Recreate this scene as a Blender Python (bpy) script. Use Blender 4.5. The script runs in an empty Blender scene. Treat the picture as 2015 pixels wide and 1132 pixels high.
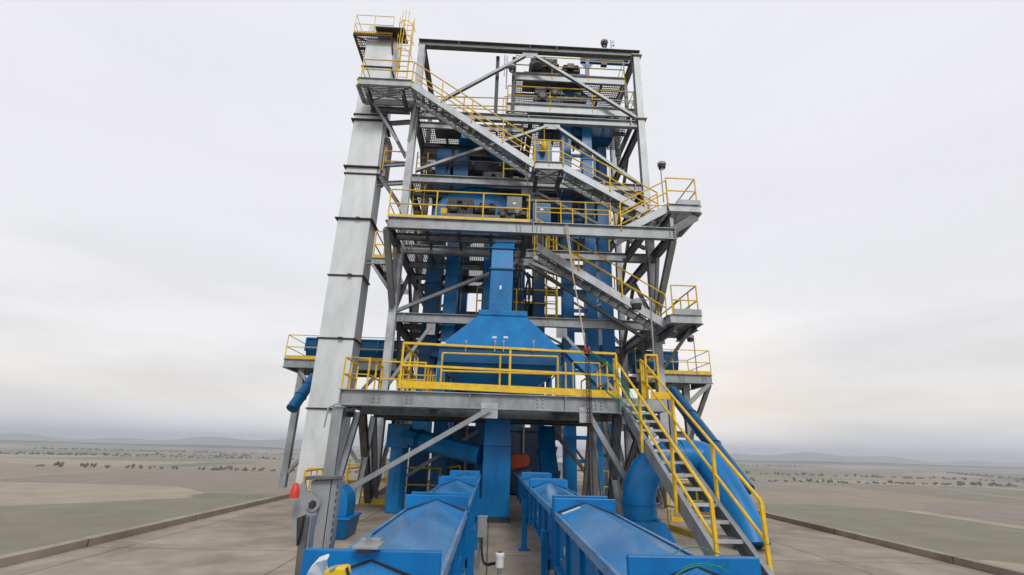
import bpy, math, random
from mathutils import Vector as V, Matrix
random.seed(7)
sc = bpy.context.scene
C = sc.collection
R = math.radians
# ---------------------------------------------------------------- camera
EZ = 1.75                                   # eye height above the roof deck
F, PIT, ROL, YAW = 927.1, R(18.95), R(1.534), R(1.907)
fw = V((math.sin(YAW)*math.cos(PIT), math.cos(YAW)*math.cos(PIT), math.sin(PIT)))
rx = V((math.cos(YAW), -math.sin(YAW), 0)); up0 = rx.cross(fw)
cx = rx*math.cos(ROL) + up0*math.sin(ROL); cu = up0*math.cos(ROL) - rx*math.sin(ROL)
cd = bpy.data.cameras.new('camera'); cam = bpy.data.objects.new('camera', cd); C.objects.link(cam)
cam.matrix_world = Matrix(((cx.x, cu.x, -fw.x, 0), (cx.y, cu.y, -fw.y, 0), (cx.z, cu.z, -fw.z, EZ), (0, 0, 0, 1)))
cd.sensor_width = 36; cd.lens = 36*F/2015; cd.clip_end = 30000; cd.clip_start = .05
sc.camera = cam
# measured places: a point of the photograph on a plane of known depth (y) / height (z) / side (x)
def ray(px, py): return cx*(px-1007.5) - cu*(py-566) + fw*F
def PY(px, py, y):
    r = ray(px, py); r = r*(y/r.y); return V((r.x, r.y, r.z+EZ))
def PZ(px, py, z):
    r = ray(px, py); r = r*((z-EZ)/r.z); return V((r.x, r.y, r.z+EZ))
def PX(px, py, x):
    r = ray(px, py); r = r*(x/r.x); return V((r.x, r.y, r.z+EZ))
# ---------------------------------------------------------------- world and sun
SUN_EL, SUN_AZ = R(38), R(168)              # azimuth measured from +Y clockwise: behind the camera
w = bpy.data.worlds.new('World'); sc.world = w; w.use_nodes = True
nt = w.node_tree; nt.nodes.clear(); N = nt.nodes.new; L = nt.links.new
out = N('ShaderNodeOutputWorld'); bg = N('ShaderNodeBackground'); L(bg.outputs[0], out.inputs[0])
sky = N('ShaderNodeTexSky'); sky.sky_type = 'NISHITA'; sky.sun_disc = False
sky.sun_elevation = SUN_EL; sky.sun_rotation = SUN_AZ
tc = N('ShaderNodeTexCoord'); mp = N('ShaderNodeMapping'); mp.inputs['Scale'].default_value = (1, 1, 4.5)
L(tc.outputs['Generated'], mp.inputs[0])
nz = N('ShaderNodeTexNoise'); nz.inputs['Scale'].default_value = 2.6; nz.inputs['Detail'].default_value = 6
nz.inputs['Roughness'].default_value = .5; L(mp.outputs[0], nz.inputs['Vector'])
sep = N('ShaderNodeSeparateXYZ'); L(tc.outputs['Generated'], sep.inputs[0])
el = N('ShaderNodeValToRGB'); e = el.color_ramp     # cloud layer colour by elevation
def stops(ramp, lst):
    while len(ramp.elements) < len(lst): ramp.elements.new(.5)
    for k, (p, c) in enumerate(lst): ramp.elements[k].position = p; ramp.elements[k].color = (*c, 1)
stops(e, [(0, (9.3, 9.6, 10.2)), (.02, (9.4, 9.6, 10.2)), (.075, (10.6, 10.1, 9.5)), (.16, (9.9, 9.7, 9.7)), (.3, (9.6, 9.6, 9.9)), (.55, (9.5, 9.5, 10.0)), (1, (9.5, 9.7, 10.3))])
L(sep.outputs['Z'], el.inputs[0])
cl = N('ShaderNodeMapRange'); cl.inputs['From Min'].default_value = .35; cl.inputs['From Max'].default_value = .65
cl.inputs['To Min'].default_value = .86; cl.inputs['To Max'].default_value = 1.10; L(nz.outputs[0], cl.inputs['Value'])
hl = N('ShaderNodeMapRange'); hl.inputs['From Min'].default_value = .05; hl.inputs['From Max'].default_value = .36   # cloud relief fades upward
hl.inputs['To Min'].default_value = 1; hl.inputs['To Max'].default_value = .15; L(sep.outputs['Z'], hl.inputs['Value'])
mixv = N('ShaderNodeMix'); mixv.inputs['A'].default_value = 1; L(hl.outputs[0], mixv.inputs['Factor']); L(cl.outputs[0], mixv.inputs['B'])
mul = N('ShaderNodeVectorMath'); mul.operation = 'SCALE'; L(el.outputs[0], mul.inputs[0]); L(mixv.outputs[0], mul.inputs['Scale'])
gd = N('ShaderNodeVectorMath'); gd.operation = 'DOT_PRODUCT'; L(tc.outputs['Generated'], gd.inputs[0]); gd.inputs[1].default_value = (.42, .90, .085)   # sun glow low on the right
gr_ = N('ShaderNodeMapRange'); gr_.inputs['From Min'].default_value = .965; gr_.inputs['From Max'].default_value = 1.0; gr_.interpolation_type = 'SMOOTHSTEP'; L(gd.outputs['Value'], gr_.inputs['Value'])
gc = N('ShaderNodeVectorMath'); gc.operation = 'SCALE'; gc.inputs[0].default_value = (1.3, .75, .1); L(gr_.outputs[0], gc.inputs['Scale'])
ga = N('ShaderNodeVectorMath'); ga.operation = 'ADD'; L(mul.outputs[0], ga.inputs[0]); L(gc.outputs[0], ga.inputs[1]); mul = ga
mx = N('ShaderNodeMix'); mx.data_type = 'RGBA'; mx.inputs['Factor'].default_value = .93
L(sky.outputs[0], mx.inputs['A']); L(mul.outputs[0], mx.inputs['B']); L(mx.outputs['Result'], bg.inputs[0])
bg.inputs[1].default_value = .095
sl = bpy.data.lights.new('sun', 'SUN'); sl.energy = 1.5; sl.angle = R(14); sl.color = (1, .97, .93)
so = bpy.data.objects.new('sun', sl); C.objects.link(so)
sd = V((math.sin(SUN_AZ)*math.cos(SUN_EL), math.cos(SUN_AZ)*math.cos(SUN_EL), math.sin(SUN_EL)))
so.rotation_euler = sd.to_track_quat('Z', 'Y').to_euler()
vs = sc.view_settings; vs.view_transform = 'Standard'; vs.look = 'None'; vs.exposure = 0.0; vs.gamma = 1
sc.cycles.max_bounces = 6; sc.cycles.transparent_max_bounces = 24; sc.cycles.diffuse_bounces = 3; sc.cycles.glossy_bounces = 3

# ---------------------------------------------------------------- materials
def mat(name, col, rough=.5, metal=0., var=.0, vscale=3., bump=0., bscale=60., dark=None, coat=0., streak=0., dust_or_sheen=None, dust_or_sheen_amt=.0, spec=.5):
    m = bpy.data.materials.new(name); m.use_nodes = True
    nt = m.node_tree; n = nt.nodes; l = nt.links.new; b = n['Principled BSDF']
    b.inputs['Roughness'].default_value = rough; b.inputs['Metallic'].default_value = metal; b.inputs['Specular IOR Level'].default_value = spec
    if coat: b.inputs['Coat Weight'].default_value = coat; b.inputs['Coat Roughness'].default_value = .12
    b.inputs['Base Color'].default_value = (*col, 1)
    if var or dust_or_sheen:
        g = n.new('ShaderNodeNewGeometry'); no = n.new('ShaderNodeTexNoise')
        no.inputs['Scale'].default_value = vscale; no.inputs['Detail'].default_value = 8; no.inputs['Roughness'].default_value = .65
        if streak:
            mp = n.new('ShaderNodeMapping'); mp.inputs['Scale'].default_value = (1, 1, streak); l(g.outputs['Position'], mp.inputs[0]); l(mp.outputs[0], no.inputs['Vector'])
        else: l(g.outputs['Position'], no.inputs['Vector'])
        r = n.new('ShaderNodeValToRGB'); d = dark or tuple(c*(1-var) for c in col)
        stops(r.color_ramp, [(.33, d), (.67, tuple(min(1, c*(1+var*.5)) for c in col))])
        l(no.outputs[0], r.inputs[0]); src = r.outputs[0]
        if dust_or_sheen:
            n2 = n.new('ShaderNodeTexNoise'); n2.inputs['Scale'].default_value = 55; n2.inputs['Detail'].default_value = 4; l(g.outputs['Position'], n2.inputs['Vector'])
            n3 = n.new('ShaderNodeTexNoise'); n3.inputs['Scale'].default_value = 1.7; n3.inputs['Detail'].default_value = 5; l(g.outputs['Position'], n3.inputs['Vector'])
            mm = n.new('ShaderNodeMath'); mm.operation = 'MULTIPLY'; l(n2.outputs[0], mm.inputs[0]); l(n3.outputs[0], mm.inputs[1])
            mr = n.new('ShaderNodeMapRange'); mr.inputs['From Min'].default_value = .18; mr.inputs['From Max'].default_value = .42; mr.inputs['To Max'].default_value = dust_or_sheen_amt; l(mm.outputs[0], mr.inputs['Value'])
            mi = n.new('ShaderNodeMix'); mi.data_type = 'RGBA'; l(mr.outputs[0], mi.inputs['Factor']); l(src, mi.inputs['A']); mi.inputs['B'].default_value = (*dust_or_sheen, 1); src = mi.outputs['Result']
        l(src, b.inputs['Base Color'])
        rr = n.new('ShaderNodeMapRange'); rr.inputs['To Min'].default_value = max(.05, rough-.12); rr.inputs['To Max'].default_value = min(1, rough+.15); l(no.outputs[0], rr.inputs['Value']); l(rr.outputs[0], b.inputs['Roughness'])
    if bump:
        g2 = n.new('ShaderNodeNewGeometry'); nb = n.new('ShaderNodeTexNoise'); nb.inputs['Scale'].default_value = bscale; nb.inputs['Detail'].default_value = 3; l(g2.outputs['Position'], nb.inputs['Vector'])
        bb = n.new('ShaderNodeBump'); bb.inputs['Strength'].default_value = bump; bb.inputs['Distance'].default_value = .02; l(nb.outputs[0], bb.inputs['Height']); l(bb.outputs[0], b.inputs['Normal'])
    return m
def grating(name, col, pitch=.1, duty=.5, rot=0.):
    m = mat(name, col, .55, .3, .3, 2.)
    nt = m.node_tree; n = nt.nodes; l = nt.links.new; b = n['Principled BSDF']
    g = n.new('ShaderNodeTexCoord'); mp = n.new('ShaderNodeMapping'); mp.inputs['Rotation'].default_value = (0, 0, rot); l(g.outputs['Object'], mp.inputs[0])
    s = n.new('ShaderNodeSeparateXYZ'); l(mp.outputs[0], s.inputs[0]); res = []
    for ax, pt in (('X', pitch), ('Y', pitch*1.6)):
        a = n.new('ShaderNodeMath'); a.operation = 'MULTIPLY'; a.inputs[1].default_value = 1/pt; l(s.outputs[ax], a.inputs[0])
        f = n.new('ShaderNodeMath'); f.operation = 'FRACT'; l(a.outputs[0], f.inputs[0])
        c = n.new('ShaderNodeMath'); c.operation = 'GREATER_THAN'; c.inputs[1].default_value = 1-duty**.5; l(f.outputs[0], c.inputs[0]); res.append(c)
    mm = n.new('ShaderNodeMath'); mm.operation = 'MULTIPLY'; l(res[0].outputs[0], mm.inputs[0]); l(res[1].outputs[0], mm.inputs[1])
    iv = n.new('ShaderNodeMath'); iv.operation = 'SUBTRACT'; iv.inputs[0].default_value = 1; l(mm.outputs[0], iv.inputs[1]); l(iv.outputs[0], b.inputs['Alpha'])
    return m
M = dict(
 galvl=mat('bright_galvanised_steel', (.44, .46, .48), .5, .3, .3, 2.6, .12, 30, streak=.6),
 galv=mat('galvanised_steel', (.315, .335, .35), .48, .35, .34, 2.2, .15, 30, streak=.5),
 galvw=mat('weathered_shaded_galvanised_steel', (.15, .157, .162), .5, .35, .45, 3., .1, 30),  # weathered steel, also darkened to paint shade on webs, undersides and rear members
 silver=mat('galvanised_sheet', (.66, .685, .70), .42, .15, .2, 1.3, .18, 4, dark=(.53, .555, .57), streak=.35),
 dark=mat('dark_steel', (.05, .05, .052), .5, .4, .4, 4.),
 brown=mat('rusty_angle', (.10, .055, .04), .6, .3, .4, 4.),
 blue=mat('blue_paint', (.0, .165, .42), .36, 0, .2, 2.6, .06, 6, dark=(.0, .11, .31), coat=.0, spec=.35, streak=.3),
 bluedust=mat('dusty_blue_paint', (.005, .19, .48), .36, 0, .2, 2.2, 0, 30, coat=.55, dust_or_sheen=(.13, .38, .70), dust_or_sheen_amt=.6),
 bluepale=mat('sky_sheen_blue_paint', (.05, .24, .50), .4, 0, .35, 14., coat=.5, dust_or_sheen=(.4, .5, .62), dust_or_sheen_amt=.6),  # pale sky reflection on the flat lid rims, painted into the colour
 navy=mat('shade_navy_paint', (.001, .012, .04), .5, 0, .3, 2.),  # blue darkened almost to black, interior shade put into the colour
 bluedeep=mat('deep_blue_paint', (.0, .085, .225), .36, 0, .25, 1.2, .05, 5, coat=.0, spec=.35),
 yellow=mat('yellow_paint', (.80, .52, .014), .42, 0, .14, 5., dark=(.62, .37, .012)),
 red=mat('red_plastic', (.6, .035, .02), .45), orange=mat('orange_guard_paint', (.70, .075, .012), .45, 0, .15, 6),
 conc=mat('roof_concrete', (.37, .31, .245), .9, 0, .3, .8, .3, 25, dark=(.25, .205, .16)),
 white=mat('white_enamel', (.72, .72, .72), .4), grey=mat('grey_enamel', (.30, .31, .32), .5, .1, .12, 4.),
 black=mat('black_rubber', (.015, .015, .016), .6), rope=mat('tan_rope', (.42, .36, .24), .8, 0, .3, 60),
 green=mat('green_rope', (.005, .12, .07), .7, 0, .5, 80, dark=(.02, .26, .16)), rust=mat('rusty_chain', (.07, .035, .022), .75, .4, .5, 30),
 redrust=mat('faded_red_paint', (.30, .05, .04), .6, .1, .4, 20), plastic=mat('plastic_sheet', (.62, .66, .70), .25),
 beacon=mat('yellow_plastic', (.75, .47, .02), .35, 0, .1, 9), gear=mat('charcoal_machine_paint', (.032, .035, .038), .45, .1, .3, 5.), pink=mat('grey_panel_paint', (.34, .30, .29), .6, 0, .2, 2),
 grate=grating('grating', (.30, .31, .32), .085, .55), tread=grating('tread_grating', (.28, .29, .30), .06, .42))
# ---------------------------------------------------------------- mesh building
class MB:
    def __init__(s): s.v = []; s.f = []
    def add(s, vs, fs):
        o = len(s.v); s.v += [V(a) for a in vs]; s.f += [tuple(i+o for i in f) for f in fs]; return s
    def box(s, a, b):
        (x0, x1), (y0, y1), (z0, z1) = [sorted((a[i], b[i])) for i in range(3)]
        return s.add([(x, y, z) for z in (z0, z1) for y in (y0, y1) for x in (x0, x1)], [(0, 2, 3, 1), (4, 5, 7, 6), (0, 1, 5, 4), (2, 6, 7, 3), (0, 4, 6, 2), (1, 3, 7, 5)])
    def bar(s, p, q, w, h, up=(0, 0, 1), ox=0, oy=0):       # oriented box along p-q, w across, h along up
        p = V(p); q = V(q); d = (q-p).normalized(); sd = d.cross(V(up))
        if sd.length < 1e-4: sd = d.cross(V((1, 0, 0)))
        sd.normalize(); u = sd.cross(d)
        c = [sd*(ox+a*w/2) + u*(oy+b*h/2) for a, b in ((-1, -1), (1, -1), (1, 1), (-1, 1))]
        return s.add([p+k for k in c]+[q+k for k in c], [(3, 2, 1, 0), (4, 5, 6, 7), (0, 1, 5, 4), (1, 2, 6, 5), (2, 3, 7, 6), (3, 0, 4, 7)])
    def ibeam(s, p, q, h=.34, w=.2, up=(0, 0, 1), tf=.022, tw=.016):
        s.bar(p, q, w, tf, up, 0, h/2-tf/2); s.bar(p, q, w, tf, up, 0, -h/2+tf/2)
        return s.bar(p, q, tw, h-2*tf-.002, up)
    def channel(s, p, q, h=.28, w=.08, up=(0, 0, 1), side=1, t=.012):
        s.bar(p, q, t, h, up, 0); s.bar(p, q, w, t, up, side*(w/2+t/2), h/2-t/2-.001); return s.bar(p, q, w, t, up, side*(w/2+t/2), -h/2+t/2+.001)
    def angle(s, p, q, a=.12, up=(0, 0, 1), t=.012):
        s.bar(p, q, a, t, up, 0, a/2); return s.bar(p, q, t, a, up, -a/2+t/2, -.001)
    def tube(s, pts, r, n=8, cap=True, closed=False):
        pts = [V(p) for p in pts]; rs = r if isinstance(r, (list, tuple)) else [r]*len(pts); m = len(pts)
        up = None; o = len(s.v); vs = []
        for i, p in enumerate(pts):
            d = (pts[min(i+1, m-1)]-pts[max(i-1, 0)])
            d.normalize()
            if up is None: up = d.orthogonal().normalized() if abs(d.z) > .98 else d.cross(V((0, 0, 1))).normalized()
            up = (up - d*up.dot(d)).normalized(); sd = d.cross(up)
            vs += [p+(up*math.cos(2*math.pi*k/n)+sd*math.sin(2*math.pi*k/n))*rs[i] for k in range(n)]
        fs = [(i*n+k, i*n+(k+1) % n, (i+1)*n+(k+1) % n, (i+1)*n+k) for i in range(m-1) for k in range(n)]
        if cap: fs += [tuple(reversed(range(n))), tuple(range((m-1)*n, m*n))]
        return s.add(vs, fs)
    def plate(s, poly, t):                                    # flat polygon given thickness vector t
        n = len(poly); t = V(t); P0 = [V(p) for p in poly]
        return s.add(P0+[p+t for p in P0], [tuple(range(n)), tuple(range(2*n-1, n-1, -1))]+[(k, k+n, (k+1) % n+n, (k+1) % n) for k in range(n)])
    def frustum(s, a, b):                                     # two rings of equal count
        n = len(a); return s.add(list(a)+list(b), [tuple(reversed(range(n))), tuple(range(n, 2*n))]+[(k, (k+1) % n, (k+1) % n+n, k+n) for k in range(n)])
    def lathe(s, c, prof, n=16, ax=(0, 0, 1)):
        c = V(c); ax = V(ax).normalized(); u = ax.orthogonal().normalized(); w = ax.cross(u)
        vs = [c+ax*h+(u*math.cos(2*math.pi*k/n)+w*math.sin(2*math.pi*k/n))*r for r, h in prof for k in range(n)]
        m = len(prof); fs = [(i*n+k, i*n+(k+1) % n, (i+1)*n+(k+1) % n, (i+1)*n+k) for i in range(m-1) for k in range(n)]
        return s.add(vs, fs+[tuple(reversed(range(n))), tuple(range((m-1)*n, m*n))])
    def bolts(s, c, nx, nz, dx=.09, dz=.09, r=.02, t=.015, face=(0, -1, 0)):
        c = V(c); f = V(face); sx = f.cross(V((0, 0, 1)))
        for i in range(nx):
            for k in range(nz): s.lathe(c+sx*((i-(nx-1)/2)*dx)+V((0, 0, (k-(nz-1)/2)*dz)), [(r, 0), (r*.8, t)], 6, f)
        return s
def root_loc(o):
    v = V((0, 0, 0))
    while o: v = v+o.location; o = o.parent
    return v
def obj(name, mb, m, parent=None, loc=None, smooth=None, bevel=0, label=None):
    base = root_loc(parent) if parent else (V(loc) if loc is not None else V((0, 0, 0)))
    me = bpy.data.meshes.new(name); me.from_pydata([p-base for p in mb.v], [], mb.f)
    me.validate(); me.materials.append(M[m] if isinstance(m, str) else m)
    import bmesh
    bm = bmesh.new(); bm.from_mesh(me); bmesh.ops.recalc_face_normals(bm, faces=bm.faces); bm.to_mesh(me); bm.free()
    if smooth:
        for p in me.polygons: p.use_smooth = True
        me.set_sharp_from_angle(angle=R(smooth))
    o = bpy.data.objects.new(name, me); C.objects.link(o)
    if parent: o.parent = parent
    else: o.location = base
    if bevel:
        b = o.modifiers.new('bevel', 'BEVEL'); b.width = bevel; b.segments = 2; b.limit_method = 'ANGLE'
    if label: o['label'] = label
    return o
def thing(name, label, cat, loc, group=None):
    o = bpy.data.objects.new(name, None); o.empty_display_size = .2; C.objects.link(o); o.location = loc
    o['label'] = label; o['category'] = cat
    if group: o['group'] = group
    return o
def tag(o, label, cat, group=None):
    o['label'] = label; o['category'] = cat
    if group: o['group'] = group
    return o
def struct(name, mb, m, kind='structure', **k):
    o = obj(name, mb, m, **k); o['kind'] = kind; return o
def copy_tree(o, parent=None, off=None):
    c = o.copy(); C.objects.link(c); c.parent = parent
    if off is not None: c.location = o.location+V(off)
    for ch in list(o.children): copy_tree(ch, c)
    return c
def base_of(pts, z=None):
    c = sum((V(p) for p in pts), V((0, 0, 0)))/len(pts)
    return V((c.x, c.y, min(V(p).z for p in pts) if z is None else z))
# guard rail along a path of floor points: rails as one mesh, every post a child
def railing(parent, pts, h=1.07, sp=1.5, mid=.53, r=.027, toe=0, ends=(1, 1), drop=0., m='yellow', square=False, name='railing'):
    pts = [V(p) for p in pts]; up = V((0, 0, 1)); a = MB(); rl = []
    for k in (h, mid*h/1.07 if mid else None):
        if k is None: continue
        if square:
            for p, q in zip(pts, pts[1:]): a.bar(p+up*k, q+up*k, 2*r, 2*r)
        else: a.tube([p+up*k for p in pts], r, 8)
    o = obj(name, a, m, parent, smooth=40)
    seg = list(zip(pts, pts[1:]))
    for i, (p, q) in enumerate(seg):
        n = max(1, round((q-p).length/sp))
        for k in range(n+1):
            if i and k == 0: continue
            if (i == 0 and k == 0 and not ends[0]) or (i == len(seg)-1 and k == n and not ends[1]): continue
            b = p.lerp(q, k/n); t = MB()
            t.bar(b-up*drop, b+up*(h-.01), .052, .03, up=(0, 1, 0)) if square else t.tube([b-up*drop, b+up*(h-.005)], r*.98, 8)
            obj('post', t, m, o, smooth=40)
    if toe:
        t = MB()
        for p, q in seg: t.bar(p+up*toe/2, q+up*toe/2, .012, toe)
        obj('toe_board', t, m, parent)
    return o
def flight(parent, a, b, wv, rise=.2, sh=.27, rails=(1, 1), rh=.95, last=True):
    """a = top, b = bottom of the near stringer's upper edge; wv = vector across to the other stringer"""
    a = V(a); b = V(b); wv = V(wv); up = V((0, 0, 1)); dn = V((0, 0, -sh*.55))
    for k, s in ((0, 1), (1, -1)):
        o = wv*k
        obj('stringer', MB().channel(a+o+dn, b+o+dn, sh, .07, up, s if (b-a).cross(up).dot(wv) > 0 else -s), 'galvl', parent)
    n = max(2, round((a.z-b.z)/rise)); run = (b-a); run.z = 0; rn = run.normalized(); hw = wv.normalized()
    for i in range(1, n):
        c = a.lerp(b, i/n)+V((0, 0, -.04)); t = MB()
        i0 = c+hw*.03; i1 = c+wv-hw*.03; L_ = run.length/n*1.12
        t.bar(i0, i1, L_, .012, up); obj_ = None
        t.bar(i0-rn*(L_/2), i1-rn*(L_/2), .01, .10, up, 0, -.052); t.bar(i0+rn*(L_/2), i1+rn*(L_/2), .014, .07, up, 0, -.03)
        obj('tread', t, 'tread', parent)
    for k in (0, 1):
        if not rails[k]: continue
        o = wv*k+hw*(.035 if k else -.035); railing(parent, [a+o, b+o], rh, 1.75, rh*.55, .026, drop=.1)
# ================================================================ THE SETTING
g = MB(); g.add([(-9000, -3000, -36), (9000, -3000, -36), (9000, 12000, -36), (-9000, 12000, -36)], [(0, 1, 2, 3)])
mg = bpy.data.materials.new('farm_fields'); mg.use_nodes = True; n = mg.node_tree.nodes; l = mg.node_tree.links.new; b = n['Principled BSDF']; b.inputs['Roughness'].default_value = .95
ge = n.new('ShaderNodeNewGeometry'); vo = n.new('ShaderNodeTexVoronoi'); vo.distance = 'CHEBYCHEV'; vo.inputs['Scale'].default_value = .0035; l(ge.outputs['Position'], vo.inputs['Vector'])
cr = n.new('ShaderNodeValToRGB'); cr.color_ramp.interpolation = 'CONSTANT'; sepc = n.new('ShaderNodeSeparateColor'); l(vo.outputs['Color'], sepc.inputs[0]); l(sepc.outputs[0], cr.inputs[0])
stops(cr.color_ramp, [(0, (.34, .27, .18)), (.25, (.24, .22, .14)), (.45, (.42, .35, .24)), (.65, (.19, .20, .12)), (.82, (.29, .24, .18))])
n2 = n.new('ShaderNodeTexNoise'); n2.inputs['Scale'].default_value = .05; n2.inputs['Detail'].default_value = 8; l(ge.outputs['Position'], n2.inputs['Vector'])
mi = n.new('ShaderNodeMix'); mi.data_type = 'RGBA'; mi.blend_type = 'MULTIPLY'; mi.inputs['Factor'].default_value = .5; l(cr.outputs[0], mi.inputs['A']); l(n2.outputs[0], mi.inputs['B']); l(mi.outputs['Result'], b.inputs['Base Color'])
struct('ground', g, mg)
mh = mat('distant_woodland', (.09, .10, .08), .95, 0, .5, .01)
for nm, yy, hh, base, sd_ in (('hills', 7600, 105, -36, 1), ('tree_line', 3100, 15, -36, 5)):
    random.seed(sd_); a = MB(); k = 220; top = []
    for i in range(k+1):
        x = -8500+17000*i/k
        z = base+hh*(.55+.3*math.sin(i*.11+sd_)+.2*math.sin(i*.37)+(.18 if yy < 5000 else .05)*random.random())
        top.append((x, yy, z))
    for i in range(k):
        (x0, _, z0), (x1, _, z1) = top[i], top[i+1]
        a.add([(x0, yy-hh*3, base-.5), (x1, yy-hh*3, base-.5), (x1, yy, z1), (x0, yy, z0), (x0, yy+hh*5, base-.5), (x1, yy+hh*5, base-.5)], [(0, 1, 2, 3), (3, 2, 5, 4)])
    struct(nm, a, mh, kind='structure' if nm == 'hills' else 'stuff')
random.seed(3)
DX0, DX1, DY1 = -7.0, 8.6, 46
mc = M['conc']; nt_ = mc.node_tree; n = nt_.nodes; l = nt_.links.new; b = n['Principled BSDF']; src = b.inputs['Base Color'].links[0].from_socket
ge = n.new('ShaderNodeNewGeometry'); bt = n.new('ShaderNodeTexBrick'); bt.offset = 0; bt.inputs['Scale'].default_value = 1; bt.inputs['Brick Width'].default_value = 3.1; bt.inputs['Row Height'].default_value = 3.1; bt.inputs['Mortar Size'].default_value = .012
bt.inputs['Color1'].default_value = (1, 1, 1, 1); bt.inputs['Color2'].default_value = (.88, .88, .88, 1); bt.inputs['Mortar'].default_value = (.25, .24, .23, 1); l(ge.outputs['Position'], bt.inputs['Vector'])
sn = n.new('ShaderNodeTexNoise'); sn.inputs['Scale'].default_value = .9; sn.inputs['Detail'].default_value = 10; sn.inputs['Distortion'].default_value = .5; l(ge.outputs['Position'], sn.inputs['Vector'])
sr_ = n.new('ShaderNodeValToRGB'); stops(sr_.color_ramp, [(.36, (.42, .40, .38)), (.5, (1, 1, 1))]); l(sn.outputs[0], sr_.inputs[0])
m1 = n.new('ShaderNodeMix'); m1.data_type = 'RGBA'; m1.blend_type = 'MULTIPLY'; m1.inputs['Factor'].default_value = 1; l(src, m1.inputs['A']); l(bt.outputs[0], m1.inputs['B'])
m2 = n.new('ShaderNodeMix'); m2.data_type = 'RGBA'; m2.blend_type = 'MULTIPLY'; m2.inputs['Factor'].default_value = .4; l(m1.outputs['Result'], m2.inputs['A']); l(sr_.outputs[0], m2.inputs['B']); l(m2.outputs['Result'], b.inputs['Base Color'])
dk = MB().box((DX0, -4, -.6), (DX1, DY1, 0)); struct('roof_deck', dk, 'conc')
ks = MB(); ks.box((DX0, -4, .004), (DX0+.2, DY1, .12)).box((DX1-.2, -4, .004), (DX1, DY1, .12)).box((DX0+.2, DY1-.2, .004), (DX1-.2, DY1, .12)); struct('roof_kerb', ks, 'conc')

# ================================================================ STEEL TOWER
YC = 17.0; XL, XR = -3.83, 6.02; YM, YB = 21.6, 26.2
LV = dict(A=6.44, B=9.18, C=12.33, D=15.52, E=19.43)
T = thing('steel_tower', 'tall galvanised steel frame tower of columns, beams and diagonal braces around the blue elevators', 'steel tower', ((XL+XR)/2, 21, 0))
def col(x, y, z0, z1, s=.3, par=T, nm='column'):
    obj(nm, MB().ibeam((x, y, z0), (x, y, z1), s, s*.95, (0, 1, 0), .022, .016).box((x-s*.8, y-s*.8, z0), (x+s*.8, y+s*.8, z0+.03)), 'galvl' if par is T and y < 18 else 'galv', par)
def bm_(p, q, h=.34, w=.2, m='galv', par=T, nm='beam', up=(0, 0, 1), stiff=(), bol=()):
    a = MB().ibeam(p, q, h, w, up); p = V(p); q = V(q)
    for t in stiff:
        c = p.lerp(q, t); a.box((c.x-.011, c.y-w/2+.004, c.z-h/2+.02), (c.x+.011, c.y+w/2-.004, c.z+h/2-.02))
    for t in bol:
        c = p.lerp(q, t); a.bolts((c.x, c.y-.008, c.z), 2, 3, .13, .085, .03, .03)
    obj(nm, a, m, par)
def brace(p, q, a=.15, m='galv', par=T, up=(0, -1, 0), nm='brace'):
    obj(nm, MB().ibeam(p, q, a, a*.8, up, .012, .01), m, par)
def gusset(c, w=.5, h=.45, par=T, t=.02, m='galv', y=None):
    c = V(c); a = MB().box((c.x-w/2, c.y-t/2, c.z-h/2), (c.x+w/2, c.y+t/2, c.z+h/2)); a.bolts((c.x, c.y-t/2, c.z), 2, 2, .12, .1, .018); obj('gusset_plate', a, m, par)
# columns
for x in (XL, XR):
    col(x, YC, 0, LV['E']-.36); col(x, YM, 0, LV['D']+.4 if x < 0 else LV['E']-.36); col(x, YB, 0, LV['D'])
col(1.1, YB, 0, LV['D'], .26)
# splice / base collars seen on the right column
for x in (XL, XR):
    for k in ('D',):
        obj('collar', MB().box((x-.24, YC-.24, LV[k]+.02), (x+.24, YC+.24, LV[k]+.06)), 'galv', T)
obj('collar', MB().box((XR-.24, YC-.24, LV['E']-.37), (XR+.24, YC+.24, LV['E']-.33)), 'galv', T)
# beams, front plane
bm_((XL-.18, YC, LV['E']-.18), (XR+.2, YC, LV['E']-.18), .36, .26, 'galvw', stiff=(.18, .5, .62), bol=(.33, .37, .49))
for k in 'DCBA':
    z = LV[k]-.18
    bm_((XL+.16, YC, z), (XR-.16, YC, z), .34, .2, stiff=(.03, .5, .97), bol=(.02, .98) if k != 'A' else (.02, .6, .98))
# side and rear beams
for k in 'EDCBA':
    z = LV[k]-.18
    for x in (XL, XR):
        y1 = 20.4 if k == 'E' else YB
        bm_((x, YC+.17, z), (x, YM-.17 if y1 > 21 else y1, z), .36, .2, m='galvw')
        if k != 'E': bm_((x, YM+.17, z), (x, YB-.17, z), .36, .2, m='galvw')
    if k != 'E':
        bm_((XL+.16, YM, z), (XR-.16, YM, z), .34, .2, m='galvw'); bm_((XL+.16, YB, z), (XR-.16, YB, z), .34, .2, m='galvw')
for x in (XL+.02, XR-.02): obj('column', MB().ibeam((x, 20.5, LV['D']), (x, 20.5, LV['E']), .2, .2, (0, 1, 0)), 'galvw', T)
# two dark posts hanging between top beam and level D
for px in (980, 1012):
    p = PY(px, 112, YC+.35); q = V((p.x, YC+.35, LV['D'])); obj('hanger_post', MB().ibeam((p.x, YC+.35, LV['E']-.4), q, .18, .16, (0, 1, 0)), 'dark', T)
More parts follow.
